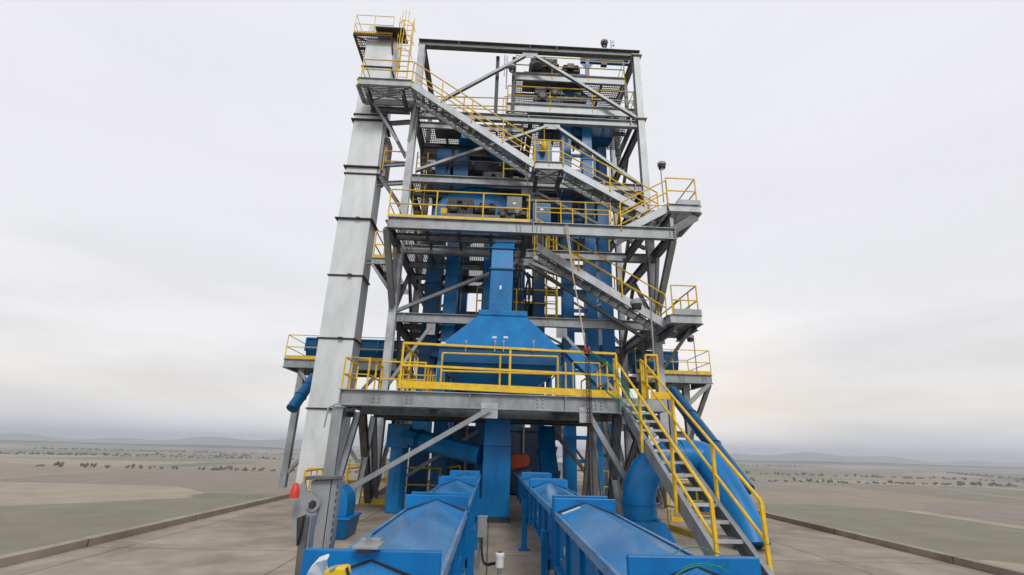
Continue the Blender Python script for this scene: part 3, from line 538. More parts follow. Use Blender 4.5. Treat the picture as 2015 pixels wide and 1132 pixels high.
# ================================================================ DRAG CONVEYORS
ZT = 1.26; HW = .338
PLT = [2.67, 5.6, 9.0, 11.35]
def conveyor(xc, label, start, plates):
    t = thing('drag_conveyor', label, 'conveyor', (xc, 7, 0), 'blue drag conveyors on the roof deck')
    ys = plates
    for i, y in enumerate(ys):
        for k, yy in enumerate(([y, y+.30] if i else [y])):
            wd = HW if k == 0 else HW-.015
            obj('joint_plate', MB().box((xc-wd, yy-.02, .52), (xc+wd, yy+.02, ZT+(.004 if k else 0))), 'blue', t, bevel=.006)
    segs = [(-.6, ys[0]-.03)]+[(ys[i]+(.33 if i else .03), ys[i+1]-.03) for i in range(len(ys)-1)]+[(ys[-1]+.33, 13.0 if xc < 0 else 15.5)]
    for (y0, y1) in segs:
        e_, r_ = 1.10, 1.215; w_ = HW-.012; fl_ = MB()
        for s in (-1, 1): fl_.box((xc+s*(w_-.014), y0+.01, e_+.013), (xc+s*(w_+.014), y1-.01, e_+.022)); fl_.box((xc+s*(w_+.006), y0+.01, e_-.05), (xc+s*(w_+.014), y1-.01, e_+.012))
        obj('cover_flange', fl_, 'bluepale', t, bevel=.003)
        obj('seal', MB().plate([(xc-w_, y1+.006, e_-.01), (xc-w_, y1+.006, e_+.018), (xc, y1+.006, r_+.008), (xc+w_, y1+.006, e_+.018), (xc+w_, y1+.006, e_-.01)], (0, .006, 0)), 'black', t)
        prof = [(-w_, e_-.045), (-w_, e_), (-w_+.04, e_+.012), (0, r_), (w_-.04, e_+.012), (w_, e_), (w_, e_-.045), (w_-.012, e_-.045), (w_-.012, e_-.012), (-w_+.012, e_-.012), (-w_+.012, e_-.045)]
        # lid: the ridge runs the length, the ends are hipped slightly
        ring0 = [(xc+a, y0, b) for a, b in prof]; ring1 = [(xc+a, y1, b) for a, b in prof]
        obj('cover', MB().frustum(ring0, ring1), 'bluedust', t, bevel=.004)
        bw = HW-.05
        sd_ = MB().box((xc-bw, y0, .62), (xc+bw, y1, e_-.014)).box((xc-bw-.045, y0, .58), (xc+bw+.045, y1, .61))
        k = max(1, round((y1-y0)/.75))
        for s in (-1, 1):
            for j in range(k): sd_.box((xc+s*bw, y0+(j+.02)*(y1-y0)/k, .615), (xc+s*(bw+.035), y0+(j+.02)*(y1-y0)/k+.04, e_-.05))
        obj('trough', sd_, 'blue', t)
        bb = MB()
        for s in (-1, 1):
            for j in range(k*2):
                for zz in (.7, 1.0): bb.lathe((xc+s*bw, y0+(j+.5)*(y1-y0)/k/2, zz), [(.016, 0), (.012, .016)], 6, (s, 0, 0))
        obj('bolt_row', bb, 'galv', t)
    for y in (2.9, 6.2, 9.75):
        for s in (-1, 1):
            x = xc+s*(HW+.03); obj('support_leg', MB().bar((x, y, .01), (x, y, .85), .10, .08, (0, 1, 0)).box((x-.1, y-.1, 0), (x+.1, y+.1, .012)), 'blue', t)
        obj('cross_member', MB().bar((xc-HW, y, .5), (xc+HW, y, .5), .08, .1), 'blue', t)
    return t
KL = conveyor(-.565, 'left one of the two blue drag conveyors, with a small grey latch box on it', 0, PLT)
KR = conveyor(1.045, 'right one of the two blue drag conveyors, running past the foot of the stairs', 0, PLT)
for y0, y1 in ((5.4, 5.0), (8.2, 7.9)): obj('label_plate', MB().box((1.045-HW+.04, y1, .8), (1.045-HW+.045, y0-.25, .86)), 'white', KR)
p = V((1.045-.27, 5.44, 1.122)); obj('label_plate', MB().bar(p, p+V((.19, 0, .0685)), .06, .004, (-.3, 0, 1)), 'white', KR)
# louvred vent at left conveyor's flank, near
# central electrical post: grey box with conduit
z_ = thing('junction_box', 'small grey junction box on a post with black conduit beside the left conveyor', 'junction box', (-.13, 9.2, 0))
p = PY(949, 1036, 8.2); obj('box', MB().box(p+V((-.07, -.05, -.15)), p+V((.07, .05, .13))).box(p+V((-.08, -.055, .13)), p+V((.08, .055, .15))), 'grey', z_, bevel=.005)
obj('post', MB().bar((p.x-.04, p.y+.07, 0), (p.x-.04, p.y+.07, p.z), .04, .04, (0, 1, 0)), 'galv', z_)
q = PY(977, 1108, 6.0); cpts = [p+V((0, 0, -.14))+(q-p)*0, p+V((.0, -.2, -.45)), p.lerp(q, .55)+V((-.05, 0, -.28)), q+V((-.12, 0, -.02)), q]
def bez(pts, n=14):
    o = []
    for i in range(n+1):
        t = i/n; P_ = [V(a) for a in pts]
        while len(P_) > 1: P_ = [a.lerp(b, t) for a, b in zip(P_, P_[1:])]
        o.append(P_[0])
    return o
obj('conduit', MB().tube(bez(cpts), .017, 8), 'black', z_, smooth=40)
z_ = thing('level_sensor', 'white capped sensor on a short pipe standing between the conveyors', 'sensor', (q.x, q.y, 0))
obj('housing', MB().lathe((q.x+.035, q.y, q.z-.06), [(.03, 0), (.048, .02), (.048, .12), (.054, .12), (.054, .15), (.04, .165)], 16), 'white', z_, smooth=40)
obj('cap', MB().lathe((q.x+.035, q.y, q.z+.105), [(.03, 0), (.03, .01)], 12), 'redrust', z_)
obj('stem', MB().tube([(q.x+.035, q.y, q.z-.06), (q.x+.035, q.y, .35)], .022, 8), 'galv', z_); obj('socket', MB().lathe((q.x+.035, q.y, 0), [(.09, 0), (.09, .22), (.06, .28), (.05, .34)], 12), 'bluedeep', z_, smooth=40)
# ================================================================ SILVER BUCKET ELEVATOR LEG, left
X0, X1, Y0, Y1 = -6.38, -5.12, 17.0, 17.95
SE = thing('bucket_elevator', 'tall square galvanised elevator leg at the left, with caged ladder and crow nest on top', 'bucket elevator', (-5.75, 17.5, 0))
zsec = [0.0, 3.15, 5.3, 7.7, 9.85, 12.3, 12.75, 15.2, 15.75, 16.9, 19.6]
zpx = [(590, 803), (627, 665), (648, 541), (667, 430), (680, 341), (684, 328), (695, 236), (698, 225), (715, 131)]
zz = [0.0]+[PY(*a, Y0).z for a in zpx]+[20.2]
for i, (a_, b_) in enumerate(zip(zz, zz[1:])):
    if i == 0:                                                  # cross-creased base panels
        c = V(((X0+X1)/2, Y0, (a_+b_)/2+.1)); t = MB().box((X0, Y0, a_), (X1, Y1, b_-.012))
        t.add([(X0+.02, Y0-.002, a_+.4), (X1-.02, Y0-.002, a_+.4), (X1-.02, Y0-.002, b_-.1), (X0+.02, Y0-.002, b_-.1), (c.x, Y0-.07, c.z)], [(0, 1, 4), (1, 2, 4), (2, 3, 4), (3, 0, 4)])
    else: t = MB().box((X0, Y0, a_+.012), (X1, Y1, b_-.012)).box((X0+.02, Y0+.02, a_-.012), (X1-.02, Y1-.02, a_+.012))
    obj('casing_section', t, 'silver', SE, bevel=.008)
    if 0 < i:
        o_ = .05 if i not in (4, 6, 7) else .1
        obj('flange', MB().box((X0-o_, Y0-o_, a_-.025), (X1+o_, Y1+o_, a_-.004)).box((X0-o_, Y0-o_, a_+.004), (X1+o_, Y1+o_, a_+.025)), 'dark', SE)
        if i in (1, 2, 3, 4): obj('clip', MB().lathe((X0+.8, Y0-.09, a_-.03), [(.09, 0), (.09, .06)], 8), 'dark', SE)
# door panel and side gear on the silver leg
obj('access_door', MB().box((X1+.01, Y0+.3, 12.4), (X1+.25, Y0+1.0, 14.3)).box((X1+.25, Y0+.45, 13.2), (X1+.27, Y0+.75, 13.9)), 'pink', SE)
for za, zb2 in ((12.0, 12.0), (12.9, 12.9), (8.5, 8.5), (15.0, 15.0)):
    obj('tie_bracket', MB().ibeam((X1+.02, Y0+.3, za), (XL-.2, YC+.1, zb2), .18, .12), 'galv', SE)
obj('tie_bracket', MB().ibeam((X1+.02, Y0+.1, 12.4), (XL-.2, YC+.1, 10.9), .16, .1), 'galvw', SE)
obj('tie_bracket', MB().ibeam((X1+.02, Y0+.1, 15.2), (XL-.2, YC+.1, 13.2), .14, .1), 'galvw', SE)
# side guide rail
obj('guide_angle', MB().bar((X1+.08, Y0+.05, 12.3), (X1+.08, Y0+.05, 17), .1, .1, (0, 1, 0)), 'galv', SE)
# head platform
zp = PY(730, 66, Y0-.3).z; px0, px1, py0, py1 = PY(696, 66, Y0-.3).x, PY(772, 66, Y0-.3).x, Y0-.3, Y1+.6
obj('head_casing', MB().box((X0+.12, Y0+.08, 20.2), (X1-.05, Y1-.1, zp-.1)), 'silver', SE, bevel=.01)
obj('nest_deck', MB().box((px0, py0, zp-.03), (px1, py1, zp)), 'grate', SE)
obj('nest_frame', MB().bar((px0, py0, zp-.07), (px1, py0, zp-.07), .05, .13).bar((px0, py1, zp-.07), (px1, py1, zp-.07), .05, .13).bar((px0, py0, zp-.07), (px0, py1, zp-.07), .05, .13).bar((px1, py0, zp-.07), (px1, py1, zp-.07), .05, .13).bar((px0, Y0+.5, zp-.07), (px1, Y0+.5, zp-.07), .05, .1).bar((px0, py0+.1, zp-.1), (X0, Y0-.02, 19.2), .06, .06).bar((px0, py1, zp-.1), (X0, Y1, 18.5), .06, .06).bar((px1, py0, zp-.1), (X1, Y0, 18.5), .06, .06).bar((px1, py1, zp-.1), (X1, Y1, 18.5), .06, .06), 'brown', SE)
railing(SE, [(px1, py1, zp), (px0, py1, zp), (px0, py0, zp), (px1, py0, zp)], 1.05, .95, toe=.12, r=.017, m='yellow')
obj('canopy_plate', MB().box((px0+1.0, py0-.25, zp+.12), (px1+.6, py0+.6, zp+.17)), 'dark', SE)
lx = X1+.35; ly = Y0-.1; lad = MB()
for s in (0, .42): lad.bar((lx+s, ly, 16.2), (lx+s, ly, zp+1.1), .06, .03, (0, 1, 0))
k = 16.3
while k < zp+1.0: lad.tube([(lx, ly, k), (lx+.42, ly, k)], .014, 6); k += .3
lo = obj('ladder', lad, 'yellow', SE); cg = MB(); k = 18.2
while k < zp+1.1:
    cg.tube([(lx+.21+.36*math.cos(a_), ly-.02-.62*math.sin(a_)*1.0, k) for a_ in [math.pi*j/8 for j in range(9)]], .014, 6); k += .8
for j in (1, 3, 4, 5, 7): a_ = math.pi*j/8; cg.bar((lx+.21+.36*math.cos(a_), ly-.02-.62*math.sin(a_), 18.2), (lx+.21+.36*math.cos(a_), ly-.02-.62*math.sin(a_), zp+1.0), .03, .008, (0, 1, 0))
obj('safety_cage', cg, 'yellow', lo)

# ================================================================ BLUE BUCKET ELEVATORS
def drive(par, c, s=1., flip=1, gm='gear'):
    c = V(c); a = MB().box(c+V((-.5, -.3, .12))*s, c+V((.3, .3, .68))*s)
    for k in range(-4, 3): a.box(c+V((k*.11, -.34, .16))*s, c+V((k*.11+.03, -.3, .64))*s)
    a.box(c+V((-.54, -.36, .38))*s, c+V((.34, .36, .44))*s)
    for x, z, r in ((-.3, .3, .16), (.05, .42, .12), (-.12, .55, .07)): a.lathe(c+V((x, -.34, z))*s, [(r*s, 0), (r*s, .05*s), (r*.6*s, .08*s)], 12, (0, -1, 0))
    obj('gearbox', a, gm, par, bevel=.01*s)
    m_ = MB().lathe(c+V((.34, 0, .42))*s, [(.14*s, 0), (.14*s, .12*s), (.22*s, .16*s), (.22*s, .62*s), (.18*s, .66*s)], 14, (flip, 0, 0))
    for k in range(10): a_ = k*math.pi/5; m_.bar(c+V((.5, .225*math.cos(a_), .42+.225*math.sin(a_)))*s, c+V((.95, .225*math.cos(a_), .42+.225*math.sin(a_)))*s, .015*s, .05*s, (0, math.cos(a_), math.sin(a_)))
    m_.box(c+V((.6, -.32, .34))*s, c+V((.8, -.2, .52))*s)
    obj('motor', m_, gm, par); obj('drive_base', MB().box(c+V((-.7, -.35, 0))*s, c+V((1.15, .35, .1))*s), 'galvw', par)
def elevator(label, legs, y, w_, d, ztop, r=None, nm='bucket_elevator', z0=0, fl=3.0, m='bluedeep', drv=True, axis='x', cross=False):
    xs = [PY(p, 600, y).x for p in legs]; xc = sum(xs)/len(xs)
    t = thing(nm, label, 'bucket elevator', (xc, y+d/2, z0), 'blue bucket elevators inside the tower')
    for x in xs:
        a = MB().box((x-w_/2, y, z0), (x+w_/2, y+d, ztop)); obj('leg_casing', a, m, t, bevel=.008)
        f = MB(); k = z0+2.2
        while k < ztop: f.box((x-w_/2-.035, y-.035, k), (x+w_/2+.035, y+d+.035, k+.03)); k += fl
        for s in (-.25, .25): f.box((x+s*w_-.006, y-.008, z0), (x+s*w_+.006, y-.001, ztop-.02))
        obj('joint_flange', f, m, t)
    if r:
        n = 18; pr = [(xc+r*math.cos(math.pi*k/n), ztop+r*.95*math.sin(math.pi*k/n)) for k in range(n+1)]
        pr = [(xc+r, ztop-.5)]+pr+[(xc-r, ztop-.5)]
        obj('head_casing', MB().plate([(a, y-.06, b) for a, b in pr], (0, d+.12, 0)), 'blue', t)
        obj('head_rim', MB().tube([(a, y-.06, b) for a, b in pr], .035, 6), 'bluedeep', t)
        obj('bearing', MB().lathe((xc, y-.07, ztop+.1), [(.26, 0), (.26, .08), (.14, .12), (.12, .25)], 16, (0, -1, 0)), 'gear', t)
    if cross and len(xs) > 1:
        k = 1.4
        while k < ztop-1: obj('cross_member', MB().bar((xs[0]+w_/2, y+.2, k), (xs[-1]-w_/2, y+.2, k), .08, .14), m, t); k += .82
    return t, xc
eA = elevator('blue elevator behind the inlet duct, its big round head behind the middle platform gearbox', (885, 962), 17.5, .5, .6, 10.45, 1.75, m='blue')
eB = elevator('leftmost pair of blue elevator casings inside the tower, beside the left column', (849, 888), 18.6, .68, .55, 14.8, None, m='bluedeep')
eC = elevator('blue elevator with open ladder-like cross members right of the caged ladder', (1119, 1165), 18.1, .44, .6, 17.15, .8, cross=True, m='blue')
eD = elevator('rightmost blue elevator casing inside the tower, rising to the head platforms', (1195,), 20.0, .56, .6, 17.6, .75, m='blue')
eE = elevator('blue elevator standing behind the yellow caged ladder in the tower centre', (1060, 1020), 21.0, .58, .6, 13.4, .9)
eF = elevator('far blue elevator seen dimly between the left casings deep in the tower', (905, 960), 24.0, .7, .6, 14.2, 1.0)
# deep interior machines of level C / D
def machine(label, c, s, nm='drive_unit', grp='grey drive units of the elevators', gm='gear'):
    t = thing(nm, label, 'drive unit', c, grp); drive(t, c, s, gm=gm); return t
machine('dark gearbox and motor on the middle platform behind its yellow railing', PY(912, 432, 15.5)+V((0, 0, -.1)), 1.15)
machine('grey gearbox on the lower head platform beneath the topmost one', V((PY(1085, 200, 17.9).x, 17.9, U1[3]+.02)), 1.6)
machine('grey gearbox and motor on the topmost platform near the jib crane', V((PY(1075, 150, 18.2).x, 18.2, U2[3]+.02)), 1.6)
machine('motor in a mesh guard on the upper left inner platform', V((PY(890, 250, 18.6).x, 18.6, U3[3]-.02)), 1.1)
machine('second dark drive unit standing right of the middle platform gearbox', PY(985, 430, 15.9)+V((.3, .2, -.1)), .8)
machine('drive unit in the shade on level C, left of the second stair landing', V((-.2, 18.2, LV['C']+.04)), 1.2)
machine('drive unit at the right on level C behind the second stair flight', V((3.4, 18.0, LV['C']+.04)), 1.0)
# yellow base and electric box on platform
tag(obj('motor_guard', MB().box(PY(866, 430, 15.2)+V((0, 0, 0)), PY(905, 421, 15.6)), 'yellow', loc=PY(880, 430, 15.2)), 'yellow belt guard low beside the dark gearbox on the middle platform', 'guard')
for (px, py, yy, w_, h_, lb) in ((1068, 302, 17.2, .8, 1.0, 'square blue cabinet behind the small stair landing railing'), (1066, 420, 16.2, .7, .9, 'square blue cabinet behind the low rail on the middle platform'), (1012, 408, 16.3, .6, .95, 'grey slatted control cabinet right of the gearbox on the middle platform')):
    p = PY(px, py, yy); t = thing('control_cabinet', lb, 'cabinet', p+V((0, 0, -h_/2)))
    obj('body', MB().box(p+V((-w_/2, 0, -h_/2)), p+V((w_/2, .5, h_/2))), 'galvw' if 'grey' in lb else 'blue', t, bevel=.01)
    obj('door', MB().box(p+V((-w_/2+.05, -.015, -h_/2+.05)), p+V((w_/2-.05, -.002, h_/2-.05))), 'galvw' if 'grey' in lb else 'bluedeep', t)
    obj('label_plate', MB().box(p+V((-.06, -.022, .12)), p+V((.06, -.017, .2))), 'white', t)
# yellow gas/fall-arrest unit at landing 1
p = PY(1071, 285, 16.9); t = tag(obj('chain_block', MB().lathe(p, [(.05, -.28), (.1, -.2), (.14, -.05), (.14, .1), (.08, .16)], 10).tube([p+V((0, 0, .16)), p+V((0, 0, .9))], .012, 6).box(p+V((-.2, -.05, -.02)), p+V((.05, .07, .12))), 'yellow', loc=p, smooth=40), 'yellow chain block hanging behind the small stair landing', 'chain block')
# caged ladder in the centre
L_ = thing('caged_ladder', 'yellow vertical ladder with hooped safety cage in the tower centre', 'ladder', PY(1075, 640, 17.9))
p = PY(1066, 500, 17.9); q = PY(1080, 622, 17.9); xl = q.x-.1; a = MB()
for s in (0, .42): a.bar((xl+s, 17.9, q.z-.2), (xl+s, 17.9, ZM+1.1), .07, .06, (0, 1, 0))
k = q.z
while k < ZM+1: a.tube([(xl, 17.9, k), (xl+.42, 17.9, k)], .014, 6); k += .3
obj('ladder', a, 'yellow', L_); a = MB(); zc = PY(1050, 548, 17.5).z
for k in (zc, zc+.12, zc+1.1, zc+2.0): a.tube([(xl-.1+.4*math.cos(b), 17.85-.7*math.sin(b), k) for b in [math.pi*j/10 for j in range(11)]], .02, 6)
for j in range(0, 11, 2): b = math.pi*j/10; a.bar((xl-.1+.4*math.cos(b), 17.85-.7*math.sin(b), zc), (xl-.1+.4*math.cos(b), 17.85-.7*math.sin(b), ZM+1), .04, .012, (math.cos(b), math.sin(b), 0))
obj('safety_cage', a, 'yellow', L_)
L2 = thing('wall_ladder', 'pale yellow ladder inside the tower, left behind the middle platform', 'ladder', PY(830, 430, 18.2)); a = MB()
p = PY(820, 425, 18.0); q = PY(838, 300, 18.0)
for s in (-.23, .23): a.bar((p.x+s, 18.0, ZM), (p.x+s, 18.0, q.z), .05, .05, (0, 1, 0))
k = ZM+.2
while k < q.z: a.tube([(p.x-.23, 18, k), (p.x+.23, 18, k)], .015, 6); k += .3
obj('ladder', a, 'yellow', L2)
# ducts / chutes deep inside
def boxduct(label, pts, w_, m='bluedeep', nm='duct', loc=None):
    pts = [V(p) for p in pts]; t = thing(nm, label, 'duct', loc or pts[-1])
    for p, q in zip(pts, pts[1:]):
        obj('duct_section', MB().bar(p, q, w_, w_, (0, 1, 0) if abs((q-p).normalized().z) > .7 else (0, 0, 1)), m, t, bevel=.008)
        d = (q-p).normalized(); obj('flange', MB().bar(q-d*.05, q-d*.01, w_+.1, w_+.1, (0, 1, 0) if abs(d.z) > .7 else (0, 0, 1)), m, t)
    return t
boxduct('blue box chute right of the orange guard reaching the right conveyor', [PY(1074, 845, 15.6), PY(1076, 890, 15.3), PY(1082, 940, 14.9)], .5, 'blue')
boxduct('duct with interior shade in its navy colour, crossing just above the level of the middle platform gearbox', [PY(862, 325, 19.4), PY(1040, 335, 19.4)], .9, 'navy')
boxduct('wide blue duct sloping just below level D behind the upper braces', [PY(905, 268, 18.2), PY(950, 275, 18.5), PY(1010, 330, 18.8)], .55, 'blue')
boxduct('blue duct box under the head platforms at the right', [PY(1110, 262, 18.6), PY(1200, 268, 18.6)], .75)
boxduct('slanting blue spout behind the hopper legs at right', [PY(1120, 690, 16.2), PY(1190, 760, 16.0)], .4, 'blue')
boxduct('blue cross duct in the tower at the height of the mezzanine rail, left', [PY(848, 690, 18.4), PY(900, 700, 18.4)], .5)
# vertical square casings flanking hopper (lower part) : discharge of elevators
for px, lb in ():
    p = PY(px, 720, 16.4); t = thing('duct', lb, 'duct', (p.x, 16.4, ZF)); obj('casing', MB().box((p.x-.3, 16.2, .0), (p.x+.3, 16.7, ZM-.35)), 'bluedeep', t, bevel=.01)
    obj('joint_flange', MB().box((p.x-.34, 16.16, p.z), (p.x+.34, 16.74, p.z+.04)), 'bluedeep', t); obj('label_plate', MB().box((p.x-.05, 16.19, p.z+.15), (p.x+.12, 16.196, p.z+.25)), 'white', t)
# dark conduits and hoses at centre
hz = thing('cable_bundle', 'black cables and hoses hanging in loops right of the inlet duct', 'cables', PY(1020, 640, 17))
for k in range(7):
    x = 1012+k*5; a_, b_ = PY(x+6, 520+k*4, 16.8), PY(x-2, 660, 17.2)
    obj('cable', MB().tube(bez([a_, a_+V((.5*random.uniform(-1, 1), .1, -.8)), b_+V((.6*random.uniform(-1, 1), 0, .8)), b_]), random.uniform(.02, .04), 6), 'black', hz, smooth=60)
obj('cable', MB().tube(bez([PY(1000, 540, 16.2), PY(1020, 520, 16.2), PY(1050, 530, 16.4), PY(1040, 590, 16.6)]), .05, 8), 'gear', hz, smooth=60)
# ================================================================ CROSS BRIDGES behind
def bridge(label, x0, x1, y, z, side):
    t = thing('conveyor_bridge', label, 'walkway bridge', ((x0+x1)/2, y, z), 'walkway bridges behind the tower')
    bm_((x0, y, z-.2), (x1, y, z-.2), .38, .2, 'galv', t, 'front_beam', bol=(.9, .6) if side > 0 else (.2,)); bm_((x0, y+2.4, z-.2), (x1, y+2.4, z-.2), .38, .2, 'galvw', t, 'rear_beam')
    floor(t, x0, x1, y+.12, y+2.3, z, sx=1.2)
    e = x1 if side > 0 else x0; s = -1 if side > 0 else 1
    railing(t, [(e-s*-.0, y+2.4, z), (e, y, z), (x0 if side > 0 else x1, y, z)], 1.07, 2.2, toe=.15, r=.02)
    railing(t, [(x0, y+2.4, z), (x1, y+2.4, z)], 1.07, 2.2, r=.02)
    bm_((e, y+.1, z-.2), (e, y+2.3, z-.2), .36, .18, 'galvw', t, 'end_beam')
    return t
bp = PY(583, 707, 21.2); z_b = PY(640, 708, 21.2).z
BL = bridge('left walkway bridge passing behind the silver elevator leg', -9.3, -3.95, 21.2, z_b, -1)
BR = bridge('right walkway bridge ending in a cantilevered railed platform over the sky', 6.2, PY(1400, 740, 20.4).x, 20.4, PY(1400, 738, 20.4).z, 1)
xe = PY(1400, 740, 20.4).x; zb_ = PY(1400, 738, 20.4).z
brace((xe-.15, 20.4, zb_-.4), PY(1345, 805, 20.4), .2, 'galv', BR); brace((xe-.05, 20.6, zb_-.4), (xe-1.6, 21.2, zb_-4.2), .2, 'galvw', BR)
for px in (1350, 1318): p = PY(px, 780, 21); obj('column', MB().ibeam((p.x, 21, 0), (p.x, 21, zb_-.4), .26, .26, (0, 1, 0)), 'galv', BR)
bm_(PY(1270, 850, 21), PY(1352, 856, 21), .25, .18, 'galvw', BR)
for x in (-8.6, -5.0): obj('column', MB().ibeam((x, 21.6, 0), (x, 21.6, z_b-.4), .26, .26, (0, 1, 0)), 'galv', BL)
brace((-8.6, 21.4, z_b-.5), (-5.2, 21.4, .6), .16, 'galv', BL); brace((-5.2, 21.4, z_b-.5), (-8.4, 21.4, .6), .16, 'galv', BL)
# blue troughs on the bridges
def trough(label, x0, x1, y, z):
    t = thing('trough_conveyor', label, 'conveyor', ((x0+x1)/2, y, z), 'blue trough conveyors on the bridges')
    a = MB().frustum([(x0, y-.25, z), (x0, y+.25, z), (x0, y+.45, z+.45), (x0, y+.45, z+.95), (x0, y-.45, z+.95), (x0, y-.45, z+.45)], [(x1, y-.25, z), (x1, y+.25, z), (x1, y+.45, z+.45), (x1, y+.45, z+.95), (x1, y-.45, z+.95), (x1, y-.45, z+.45)])
    obj('trough', a, 'bluedeep', t)
    rb = MB(); k = x0
    while k <= x1: rb.box((k-.04, y-.52, z+.35), (k+.04, y-.44, z+.97)); k += 1.1
    rb.box((x0, y-.53, z+.92), (x1, y+.53, z+.98)); obj('rib', rb, 'blue', t)
    return t
p = PY(606, 706, 22.4); trough('blue trough conveyor on the left bridge behind the silver leg', p.x, -4.1, 22.4, z_b+.15)
p = PY(1330, 735, 21.6); trough('blue trough conveyor on the right bridge', 6.3, p.x, 21.6, zb_+.15)
# sloping round spouts
def spout(label, p, q, r, m='bluedeep'):
    t = thing('round_spout', label, 'spout', q); obj('pipe', MB().tube([p, q], r, 16), m, t, smooth=40)
    d = (V(q)-V(p)); 
    for k in (.3, .62): obj('flange', MB().tube([V(p)+d*k, V(p)+d*(k+.006)], r*1.13, 16), m, t)
spout('long round blue spout sloping down right below the right bridge', PY(1322, 770, 20), PY(1470, 965, 16), .26, 'bluedeep')
spout('round blue spout sloping down left under the left bridge', PY(618, 742, 20), PY(574, 805, 19), .22, 'bluedeep')
# ================================================================ BIG PIPE right, behind the near stairs
BP = thing('aspiration_pipe', 'large round blue pipe rising from the deck and arching right behind the near staircase', 'pipe', PY(1260, 1045, 11.2))
p = PY(1261, 1020, 11.2); rr_ = .36
pts = [p, p+V((-.02, 0, .3))]+bez([p+V((-.02, 0, .3)), p+V((.0, 0, .8)), p+V((.22, .02, 1.1)), p+V((.55, .05, 1.26)), p+V((1.0, .05, 1.3))], 10)[1:]
pts2 = bez([pts[-1], pts[-1]+V((.8, 0, .03)), PY(1372, 900, 11.3), PY(1412, 920, 10.9), PY(1462, 1010, 10.4), PY(1480, 1075, 10.2)], 14)[1:]
obj('elbow', MB().tube(pts, rr_, 24), 'blue', BP, smooth=40); obj('bend', MB().tube([pts[-1]]+pts2, rr_*.98, 24), 'blue', BP, smooth=40)
obj('flange', MB().lathe(p+V((0, 0, -.03)), [(rr_+.05, 0), (rr_+.05, .03)], 24), 'bluedeep', BP, smooth=40)
obj('flange', MB().tube([p+V((-.02, 0, .28)), p+V((-.02, 0, .31))], rr_+.02, 24), 'blue', BP, smooth=40)
obj('base_box', MB().frustum(rect(p.x+.1, p.y, 0, .98, .85), rect(p.x, p.y, p.z-.03, .8, .8)), 'blue', BP)
# ================================================================ INTAKE HOOD (left) and near steel
IH = thing('intake_hood', 'blue curved gooseneck hood on a flanged box at the left of the deck', 'vent hood', PZ(680, 1062, 0))
hp = PZ(676, 1060, 0); hy = hp.y+.2; hx = PY(662, 1040, hy).x
w1 = .32; zc = PY(680, 988, hy).z; n = 12
pr = [(w1+hx, .42), (w1+hx, zc)]
pr = [(hx+.24, .40)]+[(hx-.1+.34*math.cos(math.pi/2*k/n), zc-.02+.36*math.sin(math.pi/2*k/n)) for k in range(n+1)]+[(hx-.34, zc+.34), (hx-.34, zc-.2), (hx-.16, .40)]
obj('hood', MB().plate([(a, hy-.3, b) for a, b in pr], (0, .62, 0)), 'blue', IH, bevel=.012)
obj('flange', MB().box((hx-.36, hy-.44, .36), (hx+.36, hy+.46, .40)), 'blue', IH)
obj('base_box', MB().frustum(rect(hx, hy, .0, .58, .72), rect(hx, hy, .36, .68, .84)), 'bluedeep', IH, bevel=.01)
# near grey jack post with round latch, and perforated channel
JP = thing('steel_jack_post', 'grey slotted steel post with a round latch plate at the lower left edge', 'steel post', PY(630, 1130, 3.6))
yj = 3.9; a = PY(640, 945, yj); b = PY(605, 1105, yj)
tl, tr, br_, bl = PY(612, 946, yj), PY(664, 941, yj), PY(652, 1090, yj), PY(597, 1092, yj)
dv = V((0, .12, 0))
obj('body', MB().plate([tl, PY(652, 944, yj), PY(633, 1085, yj), bl], dv), 'grey', JP, bevel=.004)
obj('top_cap', MB().plate([PY(600, 938, yj-.05), PY(662, 938, yj-.05), PY(666, 943, yj-.05), PY(600, 945, yj-.05)], dv*1.5), 'galvw', JP)
obj('side_channel', MB().plate([PY(654, 944, yj), PY(667, 944, yj), PY(649, 1085, yj), PY(635, 1085, yj)], dv*.8), 'galv', JP)
sb = MB()
for k in range(9):
    t_ = .06+k*.105; c = PY(665.5, 945, yj-.002).lerp(PY(648, 1085, yj-.002), t_); sb.bar(c, c+V((-.002, 0, -.03)), .006, .006, (0, 1, 0))
obj('slot_row', sb, 'black', JP)
c = PY(617, 992, yj-.03); obj('latch_plate', MB().lathe(c, [(.05, 0), (.05, .02)], 18, (0, -1, 0)).plate([PY(574, 968, yj-.03), PY(600, 945, yj-.03), PY(603, 968, yj-.03), PY(614, 970, yj-.03), PY(624, 990, yj-.03), PY(620, 1030, yj-.03), PY(612, 1032, yj-.03), PY(611, 1050, yj-.03), PY(574, 1045, yj-.03)], (0, .02, 0)), 'grey', JP)
obj('latch_bolt', MB().lathe(c+V((0, -.02, 0)), [(.03, 0), (.02, .03)], 6, (0, -1, 0)).bar(c+V((-.02, -.04, -.02)), c+V((.02, -.04, .02)), .01, .01), 'dark', JP)
obj('foot', MB().plate([PY(603, 1090, yj+.02), PY(640, 1090, yj+.02), PY(632, 1130, yj+.02), PY(612, 1130, yj+.02)], dv*.6), 'galv', JP)
q_ = PY(622, 1128, yj+.05); obj('foot', MB().bar(q_, (q_.x, q_.y, 0), .1, .1, (0, 1, 0)), 'galv', JP)
yk = 3.3; CH = thing('slotted_channel', 'slotted galvanised channel leaning in front of the grey jack post', 'steel channel', PY(590, 1130, yk))
obj('web', MB().plate([PY(592, 1016, yk), PY(609, 1016, yk), PY(592, 1140, yk), PY(578, 1140, yk)], (0, .05, 0)), 'galvw', CH, bevel=.003)
obj('flange', MB().plate([PY(610, 1016, yk-.01), PY(613, 1016, yk-.01), PY(598, 1140, yk-.01), PY(594, 1140, yk-.01)], (0, .09, 0)), 'galv', CH)
